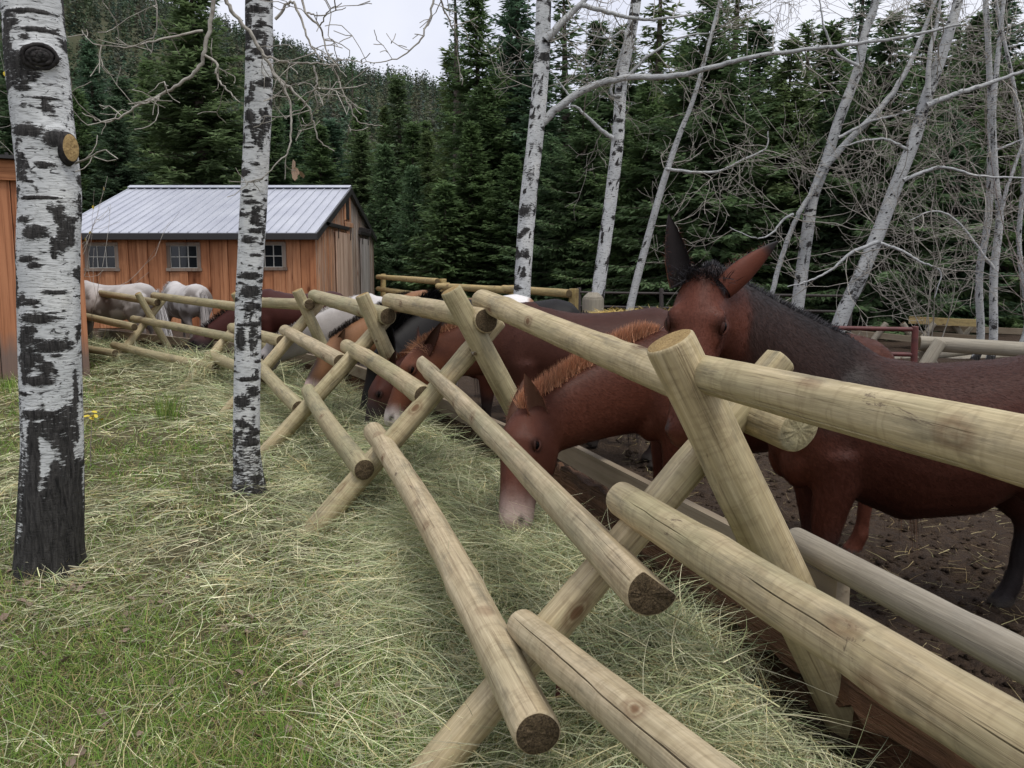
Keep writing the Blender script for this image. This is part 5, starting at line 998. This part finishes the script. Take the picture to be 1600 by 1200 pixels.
def h1coat(e):
    c = bay((.060, .019, .0115), (.040, .0155, .0105), legz=.36)(e)
    c = mixc(c, (.085, .025, .013), sstep(.30, .52, e['X']) * sstep(.9, .62, e['Z']) * .8)
    c = mixc(c, (.030, .0150, .0112), np.clip(e['nm'] * sstep(.70, .84, e['Z'] + .2 * (e['noise'] - .5)) * sstep(-.75, -.1, e['up'] + .4 * (e['noise'] - .5)), 0, 1))
    c = mixc(c, (.014, .010, .009), np.clip(e['nm'] * sstep(.25, .8, e['up'] + .5 * (e['noise'] - .5)) * sstep(.74, .86, e['Z']), 0, 1) * .85)
    c = mixc(c, (.092, .028, .016), e['hm'] * sstep(-.06, .12, e['t'])); c = mixc(c, (.055, .02, .014), e['hm'] * sstep(.10, .18, e['hlt']) * sstep(.2, .3, e['t']) * .5)
    return c
vv = lambda *a: np.array(a, float)
equine('mule', 'bay mule with upright ears and black neck, looking over the top rail at the camera', 'mule', (1.74, 3.66), 180, 1.17, h1coat, W(1097, 436, 3.34), W(1066, 690, 3.13), vv(1, -.30, 0), (.022, .02, .022), .030, 5600, 'mule',
       [(vv(-.26, .06, 1.), vv(.15, -1, .1)), (vv(.80, .25, .75), vv(.35, -.15, -1.))] if False else [(vv(.86, .10, .72), vv(-.25, .75, .25)), (vv(-.20, .08, 1.), vv(.35, -1, .1))], .0135, vv(0, -1, .3), 110000, 0, forelock=700, ear_col=((.10, .030, .017), (.016, .012, .012), (.02, .016, .016)), belly=.06, stance=(.02, -.04, -.06, .05), hw=.86, hb=1.)
equine('mule', 'sorrel mule with clipped ginger mane, reaching down through the fence for hay', 'mule', (1.27, 4.62), 182, 1.17, bay((.088, .027, .015), (.062, .021, .0125), (.13, .045, .022), (.088, .029, .017), (.50, .39, .34), .0, mz=(.60, 1.0)), W(818, 650, 4.28), W(800, 830, 3.98), None, (.50, .255, .15), .095, 6200, 'mule',
       [(vv(-.25, -.25, .75), vv(.3, -1, .1)), (vv(.25, .4, .9), vv(-.5, -.6, .1))], .0145, None, 70000, .12, ear_col=((.24, .085, .045), (.15, .075, .05), (.2, .07, .035)), tail=(.10, .05, .03), hb=1.42, hw=1.05, tail_n=50)
equine('mule', 'dark bay mule with flaxen mane and white muzzle, behind the second pair of fence legs', 'mule', (.55, 6.72), 181, 1.23, bay((.056, .019, .012), (.044, .016, .011), (.03, .02, .018), (.13, .045, .022), (.62, .55, .5), .4), W(654, 546, 6.6), W(606, 664, 6.4), None, (.42, .22, .125), .065, 1800, 'mule', None, .019, None, 24000, .25, forelock=300)
equine('horse', 'black horse with thick black mane, head lowered beyond the flaxen-maned mule', 'horse', (-.12, 8.25), 182, 1.22, bay((.012, .0105, .010), (.010, .009, .009), (.010, .009, .009), (.012, .0105, .010)), W(600, 540, 7.75), W(568, 668, 7.6), None, (.012, .011, .012), .17, 2400, 'horse', None, .021, None, 0, .5)
equine('mule', 'bay mule with dark face low in the hay, beside the black horse', 'mule', (.2, 7.48), 180, 1.10, bay((.085, .027, .016), (.07, .024, .015), (.03, .022, .02), (.07, .022, .014), (.14, .07, .06)), W(596, 586, 7.15), W(574, 692, 7.0), None, (.20, .08, .04), .06, 800, 'mule', None, .021, None, 0, .2)
def buck(e):
    c = bay((.25, .125, .06), (.22, .11, .058), (.06, .04, .03), (.24, .12, .06), (.62, .47, .42), .36)(e)
    c = mixc(c, (.05, .038, .035), e['hm'] * sstep(.10, .02, e['hlt']) * sstep(.35, .5, e['t']) * sstep(.86, .78, e['t']) * .85)
    return mixc(c, (.66, .64, .62), sstep(.56, .60, fbm(e['V'] * 2.1, 3, 8)) * sstep(.2, .0, e['X']) * (1 - e['hm']))
equine('horse', 'buckskin horse with pale muzzle eating hay near the third fence legs', 'horse', (-.5, 9.2), 183, 1.25, buck, W(522, 534, 8.75), W(478, 612, 8.5), None, (.045, .035, .03), .07, 1200, 'horse', None, .022, None, 0, .3)
equine('horse', 'white horse with lowered neck, just right of the second aspen trunk', 'horse', (-1.25, 10.3), 180, 1.2, bay((.40, .37, .345), (.56, .54, .52), (.3, .26, .24), (.27, .25, .24), (.16, .135, .13)), W(420, 540, 10.0), W(390, 606, 9.85), None, (.6, .58, .55), .05, 700, 'horse', None, .026, None, 0, .4)
equine('horse', 'dark maroon bay horse grazing left of the second aspen trunk', 'horse', (-3.2, 13.2), 184, 1.17, bay((.055, .016, .012), (.045, .014, .012), (.025, .02, .02), (.06, .022, .02), None), W(316, 520, 12.95), W(272, 580, 12.75), None, (.025, .02, .02), .09, 800, 'horse', None, .027, None, 0, .4)
def grey(e):
    d = fbm(e['V'] * 5.5, 4, 11); c = mixc((.50, .48, .465), (.15, .13, .115), sstep(.44, .58, d) * sstep(1.02, .80, e['Z'])); return mixc(c, (.22, .19, .17), sstep(.66, .46, e['Z']) * .8)
equine('horse', 'grizzled white horse standing by the shed, left of the other grey', 'horse', (-6.75, 14.9), 178, 1.22, grey, None, None, None, (.5, .5, .5), .08, 600, 'horse', None, .028, None, 0, .4, tail=(.55, .53, .52))
equine('horse', 'dapple grey horse seen from behind in front of the barn windows', 'horse', (-6.0, 16.25), 132, 1.22, grey, None, None, None, (.5, .5, .5), .08, 600, 'horse', None, .028, None, 0, .4, tail=(.45, .42, .4))
# ------------------------------------------------------------------ hay, grass, leaves
def strands(n, p, az, el, L, w, bend, cols, seg=3, droop=0., roll=None):
    d = np.stack([np.cos(az) * np.cos(el), np.sin(az) * np.cos(el), np.sin(el)], 1); sidev = np.stack([-np.sin(az), np.cos(az), np.zeros(n)], 1); upv = np.cross(d, sidev) * -1
    rl = rng.uniform(-.9, .9, n)[:, None] if roll is None else roll; wv = sidev * np.cos(rl) + upv * np.sin(rl); rows = []
    for k in range(seg + 1):
        t = k / seg; q = p + d * (L * t)[:, None] + sidev * (bend * L * t * t)[:, None]; q[:, 2] -= droop * L * t * t; ww = wv * (w * (1 - .75 * t) * .5)[:, None]
        rows += [q - ww, q + ww]
    m = 2 * seg + 2; V = np.stack(rows, 1).reshape(-1, 3); i = np.arange(n) * m
    F = np.concatenate([np.stack([i + 2 * k, i + 2 * k + 1, i + 2 * k + 3, i + 2 * k + 2], 1) for k in range(seg)]); return V, F, np.repeat(cols, m, 0)
def wedge(n, y0, y1, x0=None, x1=None):
    """points in the strip of meadow in front of the lens, thinning with distance"""
    y = y0 * (y1 / y0) ** rng.random(n); hw = .70 * y + .5; x = rng.uniform(-1, .72, n) * hw; return x, y
def pal(n, cols, jit=.18): c = np.asarray(cols)[rng.integers(0, len(cols), n)]; return c * (1 + rng.normal(0, jit, (n, 1))).clip(.4, 1.7)
HAYC = [(0.536, 0.536, 0.306), (0.451, 0.489, 0.261), (0.633, 0.618, 0.397), (0.366, 0.43, 0.216), (0.512, 0.548, 0.352), (0.707, 0.653, 0.432), (0.317, 0.385, 0.193), (0.573, 0.502, 0.272), (0.755, 0.722, 0.511)]
HAYG = [(0.352, 0.397, 0.213), (0.422, 0.455, 0.259), (0.294, 0.339, 0.179), (0.505, 0.513, 0.315), (0.387, 0.43, 0.281), (0.563, 0.548, 0.326), (0.259, 0.303, 0.168), (0.646, 0.629, 0.404)]
GRASSC = [(0.131, 0.248, 0.039), (0.175, 0.289, 0.05), (0.106, 0.206, 0.033), (0.225, 0.307, 0.066), (0.156, 0.242, 0.05), (0.275, 0.307, 0.094)]
DRYC = [(0.396, 0.319, 0.158), (0.33, 0.242, 0.116), (0.462, 0.396, 0.21), (0.275, 0.209, 0.116), (0.363, 0.33, 0.168)]
def haymask(x, y): 
    nz = fbm(np.stack([x, y], -1) * .75, 4, 31); r = x + .42 * (y - 3.0)      # hay lies thick in the middle ground, thin at the lower left
    nz = nz + .22 * (fbm(np.stack([x, y], -1) * 3.4, 3, 91) - .5)
    return np.clip(sstep(.46, .74, nz + .20 * sstep(2.6, 4.6, y) + .22 * sstep(-1.9, -.3, r) - .26 * sstep(4.8, 2.9, y) - .06 * sstep(.2, -1.2, r)), 0, 1)
n = 110000; x, y = wedge(n, 1.45, 15.5); v, s = fence_uv(x, y); hm_ = haymask(x, y); keep = (rng.random(n) < .24 + .76 * hm_ ** 1.1) & (v < .3); x, y, hm_ = x[keep], y[keep], hm_[keep]; n = len(x)
L = (.05 + .24 * rng.random(n) ** 1.8) * (1 + .05 * y); w = np.maximum(.0026, .00068 * y) * rng.uniform(.6, 1.7, n); clump = vnoise(np.stack([x, y], -1) * 3.5, 5)
az = 6.28 * vnoise(np.stack([x, y], -1) * .9, 77) * 1.6 + rng.normal(0, 1.0, n)
p = np.stack([x, y, gz(x, y) + rng.uniform(.0, .055, n) * (.4 + clump) * (.4 + .6 * hm_) + .004], 1)
V, F, C = strands(n, p, az, rng.normal(.06, .16, n), L, w, rng.normal(0, .42, n), pal(n, HAYC + DRYC[:1], .32) * (.62 + .6 * clump)[:, None], 3, rng.uniform(-.05, .22, n))
o = obj('scattered_hay', make_mesh('scattered_hay', V, F, MAT_STRAND, smooth=False, colors=C)); tag(o, 'loose hay strewn over the grass in front of the fence', 'hay', kind='stuff')
n = 230000; x, y = wedge(n, 1.4, 15.5); v, s = fence_uv(x, y); hm_ = haymask(x, y); tuft = fbm(np.stack([x, y], -1) * 2.2, 3, 13); dens = (1.1 - .72 * hm_) * sstep(.22, .50, tuft + .28 * sstep(4.8, 2.4, y)); keep = (rng.random(n) < dens) & (v < -.25); x, y, tuft = x[keep], y[keep], tuft[keep]; n = len(x)
L = rng.uniform(.035, .13, n) * (.7 + tuft); w = np.maximum(.0032, .0007 * y) * rng.uniform(.7, 1.6, n); p = np.stack([x, y, gz(x, y) - .005], 1); dry = rng.random(n) < .22
cg = np.where(dry[:, None], pal(n, DRYC), pal(n, GRASSC)); V, F, C = strands(n, p, rng.uniform(0, 6.28, n), rng.normal(.85, .35, n), L, w, rng.normal(0, .3, n), cg, 3, rng.uniform(.1, .6, n))
o = obj('grass', make_mesh('grass', V, F, MAT_STRAND, smooth=False, colors=C)); tag(o, 'short green grass with dry thatch in front of the fence', 'grass', kind='stuff')
# the ridge of hay along the fence
n = 85000; sv = rng.random(n); iy = 1.7 * (15.5 / 1.7) ** sv; fx = np.interp(iy, [c[1] for c in _line], [c[0] for c in _line]); vo = rng.triangular(-1.25, -.15, .42, n); x = fx + vo; y = iy + rng.normal(0, .05, n)
v, s = fence_uv(x, y); k = (v < .36) & (v > -1.3); x, y, v = x[k], y[k], v[k]; n = len(x); fall = sstep(-1.1, -.2, v); lump = fbm(np.stack([x, y], -1) * 3., 3, 3)
p = np.stack([x, y, gz(x, y) + (rng.uniform(-.01, .10, n) + .10 * (lump - .5)) * (.25 + .75 * fall)], 1); az = 6.28 * vnoise(np.stack([x, y], -1) * 1.3, 71) * 1.5 + rng.normal(0, 1.1, n)
L = (.06 + .27 * rng.random(n) ** 1.6) * (1 + .04 * y); w = np.maximum(.0028, .00068 * y) * rng.uniform(.6, 1.6, n)
V, F, C = strands(n, p, az, rng.normal(.12, .30, n), L, w, rng.normal(0, .55, n), pal(n, HAYG + HAYC + DRYC[:1], .34) * (.45 + .95 * lump)[:, None], 4, rng.uniform(-.05, .5, n))
o = obj('hay_windrow', make_mesh('hay_windrow', V, F, MAT_STRAND, smooth=False, colors=C)); tag(o, 'ridge of greenish hay heaped along the foot of the log fence', 'hay', kind='stuff')
# wisps caught on the far rails
n = 900; c = W(345, 570, 11.1); p = c + rng.normal(0, 1, (n, 3)) * [.22, .2, .10]; V, F, C = strands(n, p, rng.uniform(0, 6.28, n), rng.normal(-.2, .5, n), rng.uniform(.1, .35, n), rng.uniform(.005, .009, n), rng.normal(0, .5, n), pal(n, HAYC), 3, .3)
o = obj('hay_tuft', make_mesh('hay_tuft', V, F, MAT_STRAND, smooth=False, colors=C)); tag(o, 'tuft of hay hanging over a low rail left of the second aspen', 'hay')
# straw bits on the corral dirt
n = 5000; x = rng.uniform(.9, 5.5, n); y = rng.uniform(2., 8.5, n); v, s = fence_uv(x, y); k = v > .6; x, y = x[k], y[k]; n = len(x); p = np.stack([x, y, gz(x, y) + .045 + rng.uniform(0, .02, n)], 1)
V, F, C = strands(n, p, rng.uniform(0, 6.28, n), rng.normal(0, .12, n), rng.uniform(.03, .14, n), rng.uniform(.002, .004, n), rng.normal(0, .3, n), pal(n, DRYC), 2); o = obj('straw_litter', make_mesh('straw_litter', V, F, MAT_STRAND, smooth=False, colors=C)); tag(o, 'bits of straw trodden into the corral dirt', 'straw', kind='stuff')
# clods kicked up by hooves
n = 9000; x = rng.uniform(.9, 6., n); y = 2. * (9. / 2.) ** rng.random(n); v, s = fence_uv(x, y); k = v > .6; x, y = x[k], y[k]; n = len(x); r_ = rng.uniform(.006, .03, n) ** 1.0 * (.5 + vnoise(np.stack([x, y], -1) * 2.5, 3))
oc = np.array([[1, 0, 0], [-1, 0, 0], [0, 1, 0], [0, -1, 0], [0, 0, 1], [0, 0, -1.]]); of = np.array([[0, 2, 4], [2, 1, 4], [1, 3, 4], [3, 0, 4], [2, 0, 5], [1, 2, 5], [3, 1, 5], [0, 3, 5]])
th = rng.uniform(0, 6.28, n); ro = oc[None] * rng.uniform(.6, 1.3, (n, 6, 1)); ro = np.stack([ro[..., 0] * np.cos(th)[:, None] - ro[..., 1] * np.sin(th)[:, None], ro[..., 0] * np.sin(th)[:, None] + ro[..., 1] * np.cos(th)[:, None], ro[..., 2] * .7], -1) * r_[:, None, None]
P2 = np.stack([x, y], -1); zc = gz(x, y) + .012 + .075 * fbm(P2 * 4., 4, 21) + .075 * (vnoise(P2 * 10., 4) - .4) * (.4 + vnoise(P2 * 1.7, 8)) - .02
V = (ro + np.stack([x, y, zc], -1)[:, None]).reshape(-1, 3); F = (of[None] + (np.arange(n) * 6)[:, None, None]).reshape(-1, 3); o = obj('dirt_clods', make_mesh('dirt_clods', V, F, MAT_DIRT)); tag(o, 'crumbled clods of dark dirt on the corral floor', 'dirt', kind='stuff')
# bright bale behind the mule
b0 = W(1004, 492, 10.5); n = 2600; bm = bmesh.new(); bmesh.ops.create_cube(bm, size=1); bmesh.ops.subdivide_edges(bm, edges=list(bm.edges), cuts=7, use_grid_fill=True)
for q in bm.verts:
    co = np.array(q.co[:]) * [1.1, .75, 1.0]; co = co * (1 - .06 * np.abs(co).max()); nz = vnoise(np.array([co * 6]))[0]; q.co = Vector((co * (1 + .07 * (nz - .5))).tolist())
bale_top = b0[2]; me = bpy.data.meshes.new('bale'); bm.to_mesh(me); bm.free(); me.materials.append(simple('straw_bale', (.50, .36, .11), .85, .1, 0., 30., (.62, .48, .2)))
bale = empty('straw_bale', (b0[0], b0[1], 0), 'yellow straw bale behind the ears-up mule, left of its head', 'bale'); o = obj('core', me, bale, (0, 0, bale_top - .48))
p = np.stack([b0[0] + rng.uniform(-.56, .56, n), b0[1] + rng.uniform(-.38, .38, n), np.full(n, bale_top) + rng.uniform(-.04, .02, n)], 1); V, F, C = strands(n, p, rng.uniform(0, 6.28, n), rng.normal(.1, .25, n), rng.uniform(.06, .2, n), rng.uniform(.005, .009, n), rng.normal(0, .3, n), pal(n, [(.55, .42, .14), (.62, .5, .22), (.45, .32, .1)]), 2); o = obj('loose_straw', make_mesh('loose_straw', V, F, MAT_STRAND, smooth=False, colors=C), bale); o['kind'] = 'stuff'
# fallen leaves
for q in range(230):
    y = 1.75 * (5.5 / 1.75) ** rng.random(); x = rng.uniform(-.62 * y, -.05 * y + .1); 
    if rng.random() < .25: x = -2.35 + rng.normal(0, .35); y = 4.1 + rng.normal(0, .25)
    o = obj('fallen_leaf', lme2); o.location = (x, y, gz1(x, y) + rng.uniform(.012, .035)); o.rotation_euler = (rng.normal(0, .35), rng.normal(0, .35), rng.uniform(0, 6.28)); o.scale = (rng.uniform(.035, .06),) * 3; tag(o, 'curled brown dead leaf lying in the foreground grass', 'leaf', 'dead leaves in the grass')
# tall green tuft and the yellow-leaved seedling
def tuftobj(label, px, py, n, h, cols, sp=.06):
    b = G(px, py); x = b[0] + rng.normal(0, sp, n); y = b[1] + rng.normal(0, sp, n); V, F, C = strands(n, np.stack([x, y, gz(x, y)], 1), rng.uniform(0, 6.28, n), rng.normal(1.3, .2, n), rng.uniform(.4, 1, n) * h, rng.uniform(.005, .009, n), rng.normal(0, .15, n), pal(n, cols), 4, .15)
    o = obj('grass_tuft', make_mesh('grass_tuft', V, F, MAT_STRAND, smooth=False, colors=C)); return tag(o, label, 'grass', kind='stuff')
tuftobj('tall green grass tuft standing in the hay between the two near aspens', 265, 655, 110, .42, GRASSC)
tuftobj('low green grass clump at the foot of the shed wall', 20, 610, 260, .3, GRASSC, .25)
b = G(142, 735); sd = empty('seedling', (b[0], b[1], 0), 'small seedling with yellow leaves right of the nearest aspen', 'plant'); V, F = tube(np.array([b, b + [.01, 0, .2], b + [.04, 0, .45]]), np.array([.004, .003, .002]), 5); obj('stem', make_mesh('stem', V, F, MAT_TWIGD), sd)
for q in range(9): c = obj('leaf', lme3, sd, np.array([.04, 0, .45 - .02 * (q % 3)]) + rng.normal(0, .02, 3)); c.rotation_euler = (rng.normal(0, .5), rng.uniform(-.3, .5), q * .75); c.scale = (.05,) * 3
